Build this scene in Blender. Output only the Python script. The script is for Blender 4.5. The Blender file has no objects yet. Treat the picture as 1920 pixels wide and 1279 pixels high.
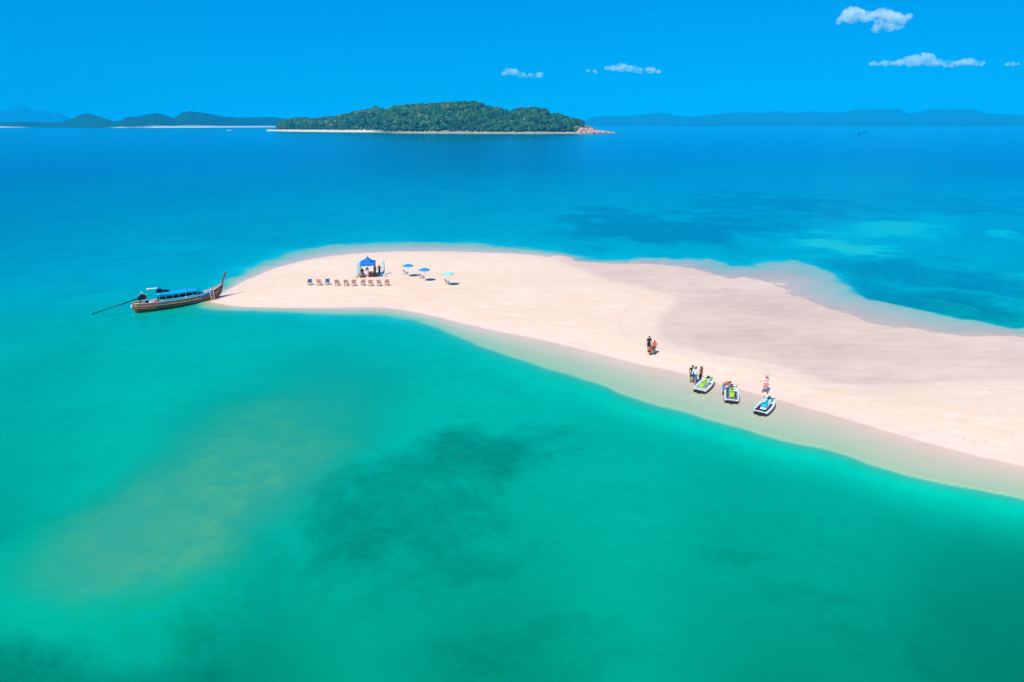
import bpy, bmesh, math, random
import numpy as np
from mathutils import Vector, Matrix, Euler

# ---------------------------------------------------------------- camera, sky, sun, exposure
scene = bpy.context.scene
C = scene.collection
CAM_H = 22.0
FPX = 1280.0                      # focal length in pixels of the 1920-wide photograph (24 mm equivalent)
HORIZON = 235.0
PITCH = math.atan((639.5 - HORIZON) / FPX)
cam_data = bpy.data.cameras.new("camera")
cam_data.sensor_width = 36.0
cam_data.lens = FPX / 1920.0 * 36.0
cam_data.clip_start = 0.5
cam_data.clip_end = 400000.0
cam = bpy.data.objects.new("camera", cam_data)
cam.location = (0, 0, CAM_H)
cam.rotation_euler = (math.pi / 2 - PITCH, 0, 0)
C.objects.link(cam)
scene.camera = cam

SUN_ELEV = math.radians(51)
SHADOW_DIR = Vector((0.52, 0.86, 0)).normalized()      # shadows fall to the right and away from the viewer
SUN_AZ = math.atan2(-SHADOW_DIR.x, -SHADOW_DIR.y)      # compass bearing of the sun, clockwise from +Y
world = bpy.data.worlds.new("World")
scene.world = world
world.use_nodes = True
wn = world.node_tree
for n in list(wn.nodes):
    wn.nodes.remove(n)
w_out = wn.nodes.new("ShaderNodeOutputWorld")
w_bg = wn.nodes.new("ShaderNodeBackground")
w_sky = wn.nodes.new("ShaderNodeTexSky")
w_sky.sky_type = 'NISHITA'
w_sky.sun_disc = False
w_sky.sun_elevation = SUN_ELEV
w_sky.sun_rotation = SUN_AZ
w_sky.altitude = 0
w_sky.air_density = 1.0
w_sky.dust_density = 0.2
w_sky.ozone_density = 4.0
w_gam = wn.nodes.new("ShaderNodeGamma")
w_gam.inputs['Gamma'].default_value = 0.45
w_tint = wn.nodes.new("ShaderNodeMix")
w_tint.data_type = 'RGBA'
w_tint.blend_type = 'MULTIPLY'
w_tint.inputs[0].default_value = 1.0
w_tint.inputs[7].default_value = (0.0004, 1.33, 2.9, 1)
w_bg.inputs['Strength'].default_value = 0.1
wn.links.new(w_sky.outputs[0], w_gam.inputs[0])
wn.links.new(w_gam.outputs[0], w_tint.inputs[6])
wn.links.new(w_tint.outputs[2], w_bg.inputs['Color'])
wn.links.new(w_bg.outputs[0], w_out.inputs['Surface'])

sun_data = bpy.data.lights.new("sun", 'SUN')
sun_data.energy = 4.0
sun_data.angle = math.radians(0.53)
sun_data.color = (1.0, 0.93, 0.82)
sun = bpy.data.objects.new("sun", sun_data)
light_dir = Vector((SHADOW_DIR.x * math.cos(SUN_ELEV), SHADOW_DIR.y * math.cos(SUN_ELEV), -math.sin(SUN_ELEV)))
sun.rotation_euler = light_dir.to_track_quat('-Z', 'Y').to_euler()
sun.location = (-40, -60, 90)
C.objects.link(sun)

scene.view_settings.view_transform = 'Standard'
scene.view_settings.look = 'None'
scene.view_settings.exposure = 0.29
scene.view_settings.gamma = 1.0
scene.view_settings.use_curve_mapping = False
scene.render.engine = 'CYCLES'
scene.cycles.use_denoising = True
scene.cycles.max_bounces = 12
scene.cycles.diffuse_bounces = 3
scene.cycles.glossy_bounces = 3
scene.cycles.transparent_max_bounces = 16
scene.cycles.volume_bounces = 8
scene.cycles.caustics_reflective = False
scene.cycles.caustics_refractive = False


# ---------------------------------------------------------------- helpers
def at(px, py, z=0.0):
    """World point on the level z that stands behind pixel (px, py) of the photograph."""
    cx, cy = (px - 960.0) / FPX, (639.5 - py) / FPX
    d = Vector((cx, math.cos(PITCH) + cy * math.sin(PITCH), -math.sin(PITCH) + cy * math.cos(PITCH)))
    t = (z - CAM_H) / d.z
    return Vector((d.x * t, d.y * t, z))


def at_np(P):
    P = np.asarray(P, float)
    cx, cy = (P[:, 0] - 960.0) / FPX, (639.5 - P[:, 1]) / FPX
    dy = math.cos(PITCH) + cy * math.sin(PITCH)
    dz = -math.sin(PITCH) + cy * math.cos(PITCH)
    t = -CAM_H / dz
    return np.stack([cx * t, dy * t], 1)


def pix_np(X, Y):
    """Where ground points (z = 0) fall in the photograph; used only to look up surveyed control points."""
    zc = Y * math.cos(PITCH) + CAM_H * math.sin(PITCH)
    yc = Y * math.sin(PITCH) - CAM_H * math.cos(PITCH)
    zc = np.maximum(zc, 1e-3)
    return 960 + FPX * X / zc, 639.5 - FPX * yc / zc


rng = np.random.default_rng(7)
_perm = rng.random((256, 256))


def vnoise(x, y):
    xi, yi = np.floor(x).astype(int), np.floor(y).astype(int)
    fx, fy = x - xi, y - yi
    fx, fy = fx * fx * (3 - 2 * fx), fy * fy * (3 - 2 * fy)
    a = _perm[xi & 255, yi & 255]; b = _perm[(xi + 1) & 255, yi & 255]
    c = _perm[xi & 255, (yi + 1) & 255]; d = _perm[(xi + 1) & 255, (yi + 1) & 255]
    return (a * (1 - fx) + b * fx) * (1 - fy) + (c * (1 - fx) + d * fx) * fy


def fbm(x, y, octaves=4, gain=0.5):
    s, a, t = 0.0, 1.0, 0.0
    for k in range(octaves):
        s = s + a * vnoise(x * 2 ** k + 17.3 * k, y * 2 ** k + 9.1 * k)
        t += a
        a *= gain
    return s / t


def sdist(X, Y, poly):
    """Signed distance to a closed polygon, negative inside."""
    n = len(poly)
    best = np.full(X.shape, 1e18)
    inside = np.zeros(X.shape, bool)
    for i in range(n):
        ax, ay = poly[i]; bx, by = poly[(i + 1) % n]
        ex, ey = bx - ax, by - ay
        L = max(ex * ex + ey * ey, 1e-9)
        t = np.clip(((X - ax) * ex + (Y - ay) * ey) / L, 0, 1)
        dx, dy = X - ax - t * ex, Y - ay - t * ey
        best = np.minimum(best, dx * dx + dy * dy)
        if ay != by:
            cond = (ay > Y) != (by > Y)
            inside ^= cond & (X < (bx - ax) * (Y - ay) / (by - ay) + ax)
    d = np.sqrt(best)
    return np.where(inside, -d, d)


def smooth_poly(pts, rounds=1):
    P = np.asarray(pts, float)
    for _ in range(rounds):
        Q = np.roll(P, -1, 0)
        P = np.stack([P * .75 + Q * .25, P * .25 + Q * .75], 1).reshape(-1, 2)
    return P


def sstep(a, b, x):
    t = np.clip((x - a) / (b - a), 0, 1)
    return t * t * (3 - 2 * t)


def mesh_obj(name, verts, faces, mat=None, parent=None, smooth=False, loc=(0, 0, 0)):
    me = bpy.data.meshes.new(name)
    me.from_pydata([tuple(v) for v in verts], [], [tuple(f) for f in faces])
    me.update()
    if smooth:
        me.polygons.foreach_set('use_smooth', [True] * len(me.polygons))
    if mat is not None:
        me.materials.append(mat)
    o = bpy.data.objects.new(name, me)
    C.objects.link(o)
    o.location = loc
    if parent is not None:
        o.parent = parent
    return o


def np_mesh(name, V, F, mat=None, smooth=True, attrs=None):
    """Fast mesh from numpy quads/tris."""
    me = bpy.data.meshes.new(name)
    k = F.shape[1]
    me.vertices.add(len(V)); me.vertices.foreach_set('co', V.astype(np.float32).ravel())
    me.loops.add(F.size); me.loops.foreach_set('vertex_index', F.astype(np.int32).ravel())
    me.polygons.add(len(F))
    me.polygons.foreach_set('loop_start', np.arange(0, F.size, k, dtype=np.int32))
    me.update(calc_edges=True)
    if smooth:
        me.polygons.foreach_set('use_smooth', np.ones(len(F), bool))
    for key, val in (attrs or {}).items():
        a = me.attributes.new(key, 'FLOAT', 'POINT')
        a.data.foreach_set('value', val.astype(np.float32).ravel())
    if mat is not None:
        me.materials.append(mat)
    me.validate()
    o = bpy.data.objects.new(name, me)
    C.objects.link(o)
    return o


def tag(o, label=None, cat=None, group=None, kind=None):
    if label: o['label'] = label
    if cat: o['category'] = cat
    if group: o['group'] = group
    if kind: o['kind'] = kind
    return o


def node_mat(name):
    m = bpy.data.materials.new(name)
    m.use_nodes = True
    nt = m.node_tree
    for n in list(nt.nodes):
        nt.nodes.remove(n)
    out = nt.nodes.new("ShaderNodeOutputMaterial")
    return m, nt, out


def add_node(nt, typ, **kw):
    n = nt.nodes.new(typ)
    for k, v in kw.items():
        if k.startswith('i_'):
            n.inputs[k[2:].replace('_', ' ')].default_value = v
        else:
            setattr(n, k, v)
    return n


def mixc(nt, a, b, fac, blend='MIX'):
    m = nt.nodes.new("ShaderNodeMix")
    m.data_type = 'RGBA'
    m.blend_type = blend
    for sock, val in ((m.inputs[0], fac), (m.inputs[6], a), (m.inputs[7], b)):
        if hasattr(val, 'is_output'):
            nt.links.new(val, sock)
        else:
            sock.default_value = val
    return m.outputs[2]


def mathn(nt, op, a, b=None, c=None, clamp=False):
    m = nt.nodes.new("ShaderNodeMath")
    m.operation = op
    m.use_clamp = clamp
    for i, v in enumerate((a, b, c)):
        if v is None:
            continue
        if hasattr(v, 'is_output'):
            nt.links.new(v, m.inputs[i])
        else:
            m.inputs[i].default_value = v
    return m.outputs[0]


def ramp(nt, fac, stops):
    r = nt.nodes.new("ShaderNodeValToRGB")
    els = r.color_ramp.elements
    while len(els) < len(stops):
        els.new(0.5)
    for e, (p, c) in zip(els, stops):
        e.position = p
        e.color = (c, c, c, 1) if isinstance(c, (int, float)) else (*c, 1)
    nt.links.new(fac, r.inputs[0])
    return r.outputs[0]


def noise(nt, vec, scale, detail=3, rough=0.55, dist=0.0):
    n = nt.nodes.new("ShaderNodeTexNoise")
    n.inputs['Scale'].default_value = scale
    n.inputs['Detail'].default_value = detail
    n.inputs['Roughness'].default_value = rough
    n.inputs['Distortion'].default_value = dist
    nt.links.new(vec, n.inputs['Vector'])
    return n.outputs[0]


def mapped(nt, vec, scale=(1, 1, 1), rot=(0, 0, 0), loc=(0, 0, 0)):
    m = nt.nodes.new("ShaderNodeMapping")
    m.inputs['Scale'].default_value = scale
    m.inputs['Rotation'].default_value = rot
    m.inputs['Location'].default_value = loc
    nt.links.new(vec, m.inputs['Vector'])
    return m.outputs[0]


# ---------------------------------------------------------------- sand bar and sea bed (one height field)
DRY = [(392, 566), (450, 575), (520, 577), (600, 577), (680, 575), (740, 578), (790, 587), (850, 602), (920, 617), (1000, 633),
       (1096, 657), (1192, 681), (1287, 702), (1383, 729), (1460, 749), (1575, 784), (1671, 811), (1767, 836), (1920, 872),
       (2200, 935), (2600, 1020), (2600, 800), (2200, 740), (1920, 706), (1750, 712), (1629, 720), (1559, 712), (1512, 697),
       (1442, 675), (1350, 665), (1282, 652), (1248, 630), (1244, 605), (1262, 584), (1290, 566), (1262, 552), (1200, 536),
       (1130, 518), (1095, 505), (1060, 489), (1000, 478), (900, 473), (800, 471), (700, 473), (600, 482), (530, 498),
       (470, 521), (425, 545), (400, 558)]
PALE = [(380, 576), (430, 580), (572, 584), (650, 586), (715, 588), (745, 592), (790, 603), (835, 621), (900, 645), (1000, 679),
        (1096, 715), (1240, 758), (1345, 792), (1450, 818), (1575, 844), (1671, 878), (1815, 907), (1920, 927), (2200, 990),
        (2600, 1080), (2600, 690), (2200, 650), (1920, 612), (1793, 598), (1676, 570), (1597, 556), (1573, 523), (1517, 495),
        (1480, 485), (1376, 504), (1325, 485), (1200, 484), (1090, 490), (1075, 480), (1000, 466), (900, 458), (800, 454),
        (700, 455), (600, 463), (530, 478), (480, 498), (440, 523), (415, 538), (395, 552), (380, 566)]
FLAT = [(1050, 484), (1130, 518), (1262, 552), (1290, 566), (1256, 586), (1240, 606), (1246, 632), (1282, 653), (1350, 666), (1442, 676), (1512, 698), (1559, 713), (1629, 722), (1750, 716), (1920, 710),
        (2200, 744), (2600, 806), (2600, 560), (1920, 540), (1700, 500), (1480, 440), (1050, 440)]
FLAT_W = at_np(FLAT)
DRY_W = smooth_poly(at_np(DRY))
PALE_W = smooth_poly(at_np(PALE))
# surveyed values at places of the photograph: x, y, general depth, edge depth of the pale band, drop-off length
SURVEY = [(0, 1279, 7.02, 0.085, 1.2), (500, 1279, 5.51, 0.085, 1.2), (960, 1279, 5.28, 0.085, 1.2), (1500, 1279, 5.05, 0.085, 1.2),
          (1920, 1279, 5.74, 0.085, 1.2), (0, 1000, 2.25, 0.085, 1.2), (500, 1000, 2.03, 0.085, 1.2), (960, 1000, 2.1, 0.085, 1.2),
          (1400, 1000, 1.95, 0.085, 1.2), (1920, 1050, 2.4, 0.085, 1.2), (0, 800, 0.95, 0.085, 1.2), (500, 760, 0.6, 0.085, 1.2),
          (900, 760, 0.6, 0.085, 1.2), (1200, 850, 0.92, 0.085, 1.2), (1500, 900, 1.03, 0.085, 1.2), (0, 650, 0.75, 0.08, 2), (300, 650, 0.5, 0.08, 2),
          (600, 640, 0.5, 0.08, 1), (900, 690, 0.5, 0.085, 1.2), (0, 550, 0.6, 0.06, 3), (250, 520, 0.45, 0.06, 3),
          (0, 430, 0.91, 0.06, 6), (400, 430, 0.585, 0.06, 6), (700, 420, 0.455, 0.06, 8), (1000, 420, 0.455, 0.06, 8), (1250, 440, 0.494, 0.03, 6),
          (1500, 460, 0.494, 0.02, 4), (1700, 450, 0.364, 0.02, 2), (1900, 480, 0.468, 0.02, 2), (1650, 530, 0.546, 0.02, 2), (1850, 560, 0.585, 0.02, 2),
          (300, 350, 0.78, 0.06, 8), (960, 360, 0.546, 0.06, 8), (1500, 360, 0.52, 0.06, 8), (1920, 380, 0.455, 0.06, 8),
          (0, 300, 1.32, 0.06, 8), (960, 300, 1.1, 0.06, 8), (1920, 300, 1.1, 0.06, 8), (960, 262, 6.6, 0.06, 8), (0, 262, 6.6, 0.06, 8), (1920, 262, 6.6, 0.06, 8)]


def survey(X, Y):
    px, py = pix_np(X, Y)
    py = np.clip(py, 236.0, 1600); px = np.clip(px, -900, 2800)
    a = np.array(SURVEY)
    ly = lambda v: np.log(np.maximum(v - 225.0, 5.0)) * 520
    num = np.zeros((3,) + X.shape); den = np.zeros(X.shape)
    for r in a:
        d2 = (px - r[0]) ** 2 + (ly(py) - ly(np.array(r[1]))) ** 2 + 170 ** 2
        w = 1.0 / d2 ** 1.6
        den += w
        num[0] += w * math.log(r[2]); num[1] += w * r[3]; num[2] += w * r[4]
    num /= den
    return np.exp(num[0]), num[1], num[2]


def ellipse_mask(px, py, cx, cy, rx, ry, ang):
    c, s = math.cos(ang), math.sin(ang)
    u = ((px - cx) * c + (py - cy) * s) / rx
    v = (-(px - cx) * s + (py - cy) * c) / ry
    return 1 - sstep(.35, 1.5, np.sqrt(u * u + v * v))


def sea_bed_height(X, Y):
    wx = (fbm(X * .12, Y * .12, 4) - .5) * 2.0
    wy = (fbm(X * .12 + 40, Y * .12 + 11, 4) - .5) * 2.0
    near = np.clip(1 - Y / 260, .3, 1)
    dP = sdist(X + wx * .5 * near, Y + wy * .7 * near, DRY_W)
    dQ = sdist(X + wx * .8, Y + wy * 1.2, PALE_W) + (fbm(X * .35, Y * .22, 5, .65) - .5) * 5.0 * sstep(70, 95, Y + .35 * X)
    G, dq, L = survey(X, Y)
    land = np.maximum(-dP, 0)
    up = .50 * (1 - np.exp(-land / 7.0)) + .03 * (fbm(X * .25, Y * .25, 4) - .5) * sstep(0, 3, land)
    t = np.maximum(dP, 0) / (np.maximum(dP, 0) + np.maximum(-dQ, 0) + 1e-6)
    flat = 1 - sstep(-1.0, 2.5, sdist(X + wx, Y + wy, FLAT_W))                      # the tidal flat on the far side: wet sand barely clear of the water
    up = up + .045 * flat
    pools = (fbm(X * .18 + 5, Y * .10 + 2, 4) - .5) * .05 * sstep(0, .25, t)
    band = -dq * t ** 1.2 * (1 - flat) + flat * (.045 - .10 * t ** 2.0 + pools * (1 - .5 * t))
    out = np.maximum(dQ, 0)
    dq = dq * (1 - flat) + .055 * flat
    deep = -(dq + np.maximum(G - dq, .05) * (1 - np.exp(-(out / L) ** 1.15)))
    h = np.where(dP < 0, up, np.where(dQ < 0, band, deep))
    relief = (fbm(X * .08 + 3, Y * .08, 5) - .5)
    h = h - relief * np.minimum(G, 2) * .22 * sstep(0, 4, out)
    return h, dP, dQ, flat


def grid_rows():
    r1 = np.concatenate([np.linspace(5, 14, 8)[:-1], np.geomspace(14, 330, 560)])
    r2 = np.geomspace(330, 70000, 90)[1:]
    return np.concatenate([r1, r2])


rows = grid_rows()
cols = np.concatenate([np.linspace(-2.4, -.95, 30)[:-1], np.linspace(-.95, .95, 640), np.linspace(.95, 2.4, 30)[1:]])
YY, UU = np.meshgrid(rows, cols, indexing='ij')
XX = UU * (YY + 7.0)
HH, DPW, DQW, FLATW = sea_bed_height(XX, YY)
PX, PY = pix_np(XX, YY)
wob = lambda s, o: (fbm(XX * s + o, YY * s + o, 5) - .5)


def patch(lst, warp=1.0):
    """Irregular patches on the sea bed: centres and extents surveyed, edges broken up by noise in world space."""
    m = np.zeros(XX.shape)
    wx_, wy_ = wob(.14, 3) * 420 * warp, wob(.14, 31) * 300 * warp
    for (cx, cy, rx, ry, an, st) in lst:
        m = 1 - (1 - m) * (1 - st * ellipse_mask(PX + wx_, PY + wy_, cx, cy, rx, ry, math.radians(an)))
    return m


SILT = patch([(470, 790, 95, 45, -20, .75), (570, 830, 100, 45, -15, .65), (430, 880, 210, 80, -30, .9), (300, 960, 230, 80, -25, .95),
              (130, 1030, 210, 60, -8, .85), (260, 1080, 190, 55, -15, .8), (240, 1150, 110, 32, -20, .55), (700, 760, 30, 14, 0, .35)], .5)
WEED = patch([(900, 815, 150, 52, -8, .95), (650, 945, 130, 65, -30, .55), (780, 900, 200, 85, -20, .6), (800, 1010, 200, 90, -10, .5),
              (60, 1215, 240, 75, 8, .95), (330, 1190, 120, 40, -10, .4), (1420, 980, 80, 30, -8, .35),
              (1600, 1100, 220, 70, 10, .3), (1000, 1160, 260, 60, 0, .35)], .45)
WEED = np.maximum(WEED, patch([(1290, 425, 210, 26, 0, 1.0), (1150, 415, 110, 18, 4, .9), (1480, 380, 200, 18, 3, .9), (1650, 545, 80, 30, 20, .8),
              (1800, 575, 150, 20, 8, .95), (1800, 380, 160, 14, 3, .7), (1700, 505, 180, 26, 6, .75), (1880, 530, 90, 20, 5, .7)], .22))
SHOAL = patch([(1690, 425, 110, 22, -3, 1.0), (1560, 455, 100, 16, 6, 1.0), (1880, 440, 45, 10, 0, .9), (1640, 470, 70, 9, 0, .8), (1900, 520, 60, 8, 0, .8), (1780, 575, 60, 5, 12, .7), (1880, 570, 40, 4, 10, .7)], .15)
SHALLOW = patch([(340, 955, 450, 165, -29, 1.0), (480, 850, 260, 120, -35, .7), (110, 1035, 270, 75, -12, .7)], .14) * sstep(1.0, 4.0, DQW)
HH = np.where(HH < -.25, HH + (-.25 - HH) * np.minimum(SHALLOW, 1), HH)
HH = HH * (1 - .68 * np.minimum(SHOAL, 1) * (DQW > 0))
nr, nc = HH.shape
V = np.stack([XX, YY, HH], -1).reshape(-1, 3)
idx = np.arange(nr * nc).reshape(nr, nc)
F = np.stack([idx[:-1, :-1], idx[:-1, 1:], idx[1:, 1:], idx[1:, :-1]], -1).reshape(-1, 4)

m_sand, nt, out = node_mat("sand")
geo = add_node(nt, "ShaderNodeNewGeometry")
pos = geo.outputs['Position']
sep = add_node(nt, "ShaderNodeSeparateXYZ"); nt.links.new(pos, sep.inputs[0])
zc = sep.outputs[2]
n_big = noise(nt, mapped(nt, pos, (.05, .09, 1)), 1.0, 4)
n_mid = noise(nt, mapped(nt, pos, (.35, .9, 1), (0, 0, .25)), 1.0, 5, .6)
n_fine = noise(nt, pos, 3.5, 5, .65)
dry = mixc(nt, (.85, .59, .42, 1), (.89, .65, .485, 1), ramp(nt, n_big, [(.35, 0), (.65, 1)]))
dry = mixc(nt, dry, (.90, .74, .60, 1), ramp(nt, n_mid, [(.52, 0), (.72, .75)]))
dry = mixc(nt, dry, (.76, .555, .405, 1), ramp(nt, n_fine, [(.25, .45), (.5, 0)]))
wetz = mathn(nt, 'ADD', zc, mathn(nt, 'MULTIPLY', mathn(nt, 'SUBTRACT', n_big, .5), .10))
wet = ramp(nt, wetz, [(0.045, 1), (0.17, 0)])
tide = mathn(nt, 'ADD', zc, mathn(nt, 'MULTIPLY', mathn(nt, 'SUBTRACT', n_mid, .5), .035))
dry = mixc(nt, dry, (.74, .50, .36, 1), ramp(nt, tide, [(.0, 0), (.035, .55), (.06, 0), (.12, .0), (.135, .28), (.15, 0), (.24, 0), (.255, .22), (.275, 0)]))
vor = add_node(nt, "ShaderNodeTexVoronoi"); vor.inputs['Scale'].default_value = 1.5; nt.links.new(pos, vor.inputs['Vector'])
trod = mathn(nt, 'MULTIPLY', ramp(nt, vor.outputs['Distance'], [(.10, 1), (.26, 0)]), ramp(nt, n_big, [(.46, 0), (.6, 1)]))
dry = mixc(nt, dry, (.66, .46, .33, 1), mathn(nt, 'MULTIPLY', trod, .8))
a_flat = add_node(nt, "ShaderNodeAttribute", attribute_name="flat").outputs['Fac']
col = mixc(nt, dry, mixc(nt, mixc(nt, (.80, .56, .43, 1), (.64, .445, .345, 1), a_flat), mixc(nt, (.90, .64, .50, 1), (.79, .56, .435, 1), a_flat), ramp(nt, mathn(nt, 'ADD', mathn(nt, 'MULTIPLY', n_big, .6), mathn(nt, 'MULTIPLY', n_mid, .4)), [(.36, 0), (.58, 1)])), wet)
col = mixc(nt, col, mixc(nt, (.88, .60, .40, 1), (.80, .60, .50, 1), a_flat), ramp(nt, mathn(nt, 'MULTIPLY', zc, -1.0), [(.01, 0), (.07, 1)]))
# below the tide line: compact sand, silt patches and beds of weed
a_silt = add_node(nt, "ShaderNodeAttribute", attribute_name="silt").outputs['Fac']
a_weed = add_node(nt, "ShaderNodeAttribute", attribute_name="weed").outputs['Fac']
n_w = noise(nt, mapped(nt, pos, (.5, .5, 1)), 1.0, 6, .7)
n_w2 = noise(nt, mapped(nt, pos, (2.2, 2.2, 1)), 1.0, 5, .7)
sub = ramp(nt, zc, [(0.0, 1), (0.004, 0)])
a_film = add_node(nt, "ShaderNodeAttribute", attribute_name="film").outputs['Fac']
n_8 = noise(nt, mapped(nt, pos, (.12, .12, 1)), 1.0, 5, .6)
mott = mathn(nt, 'ADD', mathn(nt, 'MULTIPLY', n_8, .55), mathn(nt, 'MULTIPLY', noise(nt, mapped(nt, pos, (.9, .9, 1)), 1.0, 5, .7), .45))
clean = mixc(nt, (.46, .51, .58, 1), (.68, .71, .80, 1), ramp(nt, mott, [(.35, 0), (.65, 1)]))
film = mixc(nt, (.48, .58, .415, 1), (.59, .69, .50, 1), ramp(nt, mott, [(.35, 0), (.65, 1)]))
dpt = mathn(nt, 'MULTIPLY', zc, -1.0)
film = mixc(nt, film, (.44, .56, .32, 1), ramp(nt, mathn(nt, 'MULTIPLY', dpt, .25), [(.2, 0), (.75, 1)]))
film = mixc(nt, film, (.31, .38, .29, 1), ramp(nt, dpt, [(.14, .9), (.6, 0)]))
a_bed = add_node(nt, "ShaderNodeAttribute", attribute_name="bed").outputs['Fac']
film = mixc(nt, film, (.33, .385, .26, 1), mathn(nt, 'MULTIPLY', a_bed, .7))
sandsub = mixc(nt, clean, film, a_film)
a_shoal = add_node(nt, "ShaderNodeAttribute", attribute_name="shoal").outputs['Fac']
sandsub = mixc(nt, sandsub, (.86, .76, .66, 1), ramp(nt, mathn(nt, 'ADD', a_shoal, mathn(nt, 'MULTIPLY', mathn(nt, 'SUBTRACT', mott, .5), 1.6)), [(.35, 0), (.9, .8)]))
sm = mathn(nt, 'MULTIPLY', ramp(nt, mathn(nt, 'ADD', a_silt, mathn(nt, 'MULTIPLY', mathn(nt, 'ADD', mathn(nt, 'SUBTRACT', n_w, .5), mathn(nt, 'MULTIPLY', mathn(nt, 'SUBTRACT', n_w2, .5), .9)), 1.9)), [(.28, 0), (.85, .8)]), ramp(nt, a_silt, [(0, 0), (.45, 1)]))
sandsub = mixc(nt, sandsub, (.82, .46, .25, 1), mathn(nt, 'MULTIPLY', sm, mathn(nt, 'MULTIPLY', ramp(nt, n_w, [(.38, .15), (.58, 1)]), ramp(nt, n_8, [(.38, .3), (.55, 1)]))))
wm = mathn(nt, 'ADD', a_weed, mathn(nt, 'MULTIPLY', mathn(nt, 'SUBTRACT', n_w, .5), 1.3))
wm = mathn(nt, 'MULTIPLY', ramp(nt, wm, [(.15, 0), (1.1, .72)]), ramp(nt, n_w2, [(.3, .75), (.6, 1)]))
wm = mathn(nt, 'MULTIPLY', wm, ramp(nt, a_weed, [(0, 0), (.25, 1)]))
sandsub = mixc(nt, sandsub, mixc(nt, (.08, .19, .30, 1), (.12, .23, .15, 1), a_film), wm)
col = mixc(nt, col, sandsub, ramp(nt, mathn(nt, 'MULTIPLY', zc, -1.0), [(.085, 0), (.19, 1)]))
bs = add_node(nt, "ShaderNodeBsdfPrincipled")
nt.links.new(mathn(nt, 'SUBTRACT', .95, mathn(nt, 'MULTIPLY', wet, .35)), bs.inputs['Roughness'])
bs.inputs['Specular IOR Level'].default_value = 0.15
bmp = add_node(nt, "ShaderNodeBump")
bmp.inputs['Strength'].default_value = 0.5
bmp.inputs['Distance'].default_value = 0.06
hsum = mathn(nt, 'ADD', mathn(nt, 'MULTIPLY', n_fine, .5), n_mid)
nt.links.new(hsum, bmp.inputs['Height'])
nt.links.new(bmp.outputs[0], bs.inputs['Normal'])
nt.links.new(col, bs.inputs['Base Color'])
nt.links.new(bs.outputs[0], out.inputs['Surface'])
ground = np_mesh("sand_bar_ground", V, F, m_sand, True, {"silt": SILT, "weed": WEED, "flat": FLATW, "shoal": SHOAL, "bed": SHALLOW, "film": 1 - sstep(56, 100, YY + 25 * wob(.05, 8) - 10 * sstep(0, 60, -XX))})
tag(ground, "pale sand bar running down into the shallow sea bed", None, kind='structure')

# ---------------------------------------------------------------- the sea: a closed body of water
m_water, nt, out = node_mat("sea_water")
geo = add_node(nt, "ShaderNodeNewGeometry")
pos = geo.outputs['Position']
w1 = noise(nt, mapped(nt, pos, (.35, 1.7, 1), (0, 0, -.16)), 1.0, 3, .5, .6)
w2 = noise(nt, mapped(nt, pos, (.05, .16, 1), (0, 0, .2)), 1.0, 3, .5)
bmp = add_node(nt, "ShaderNodeBump")
bmp.inputs['Strength'].default_value = 0.5
bmp.inputs['Distance'].default_value = 0.08
nt.links.new(mathn(nt, 'ADD', w1, mathn(nt, 'MULTIPLY', w2, 1.2)), bmp.inputs['Height'])
fr = add_node(nt, "ShaderNodeFresnel"); fr.inputs['IOR'].default_value = 1.33
bmf = add_node(nt, "ShaderNodeBump"); bmf.inputs['Strength'].default_value = 1.0; bmf.inputs['Distance'].default_value = .055
sepw = add_node(nt, "ShaderNodeSeparateXYZ"); nt.links.new(pos, sepw.inputs[0])
patchy = noise(nt, mapped(nt, pos, (.02, .05, 1), (0, 0, .2)), 1.0, 3, .5)
lively_w = mathn(nt, 'MULTIPLY', ramp(nt, mathn(nt, 'DIVIDE', sepw.outputs[1], 400.0), [(.15, 1), (.5, .16)]), ramp(nt, patchy, [(.35, .35), (.62, 1)]))
nt.links.new(mathn(nt, 'MULTIPLY', w1, lively_w), bmf.inputs['Height']); nt.links.new(bmf.outputs[0], fr.inputs['Normal'])
gl = add_node(nt, "ShaderNodeBsdfGlossy"); gl.inputs['Color'].default_value = (.15, .95, 1, 1); gl.inputs['Roughness'].default_value = 0.14
nt.links.new(bmp.outputs[0], gl.inputs['Normal'])
tr = add_node(nt, "ShaderNodeBsdfTransparent")
mx = add_node(nt, "ShaderNodeMixShader")
nt.links.new(fr.outputs[0], mx.inputs[0]); nt.links.new(tr.outputs[0], mx.inputs[1]); nt.links.new(gl.outputs[0], mx.inputs[2])
nt.links.new(mx.outputs[0], out.inputs['Surface'])
ABS = (2.9, .11, .105)
va = add_node(nt, "ShaderNodeVolumeAbsorption")
mxa = max(ABS)
va.inputs['Density'].default_value = mxa
va.inputs['Color'].default_value = (1 - ABS[0] / mxa, 1 - ABS[1] / mxa, 1 - ABS[2] / mxa, 1)
nt.links.new(va.outputs[0], out.inputs['Volume'])
SEA_FAR = 69000.0
bx, by0, by1, bz = 130000.0, 6.0, SEA_FAR, -22.0
wv = [(-bx, by0, 0), (bx, by0, 0), (bx, by1, 0), (-bx, by1, 0), (-bx, by0, bz), (bx, by0, bz), (bx, by1, bz), (-bx, by1, bz)]
wf = [(0, 1, 2, 3), (7, 6, 5, 4), (0, 4, 5, 1), (1, 5, 6, 2), (2, 6, 7, 3), (3, 7, 4, 0)]
sea = mesh_obj("sea_water", wv, wf, m_water)
tag(sea, "clear turquoise sea shading to blue towards the horizon", None, kind='structure')


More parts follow.
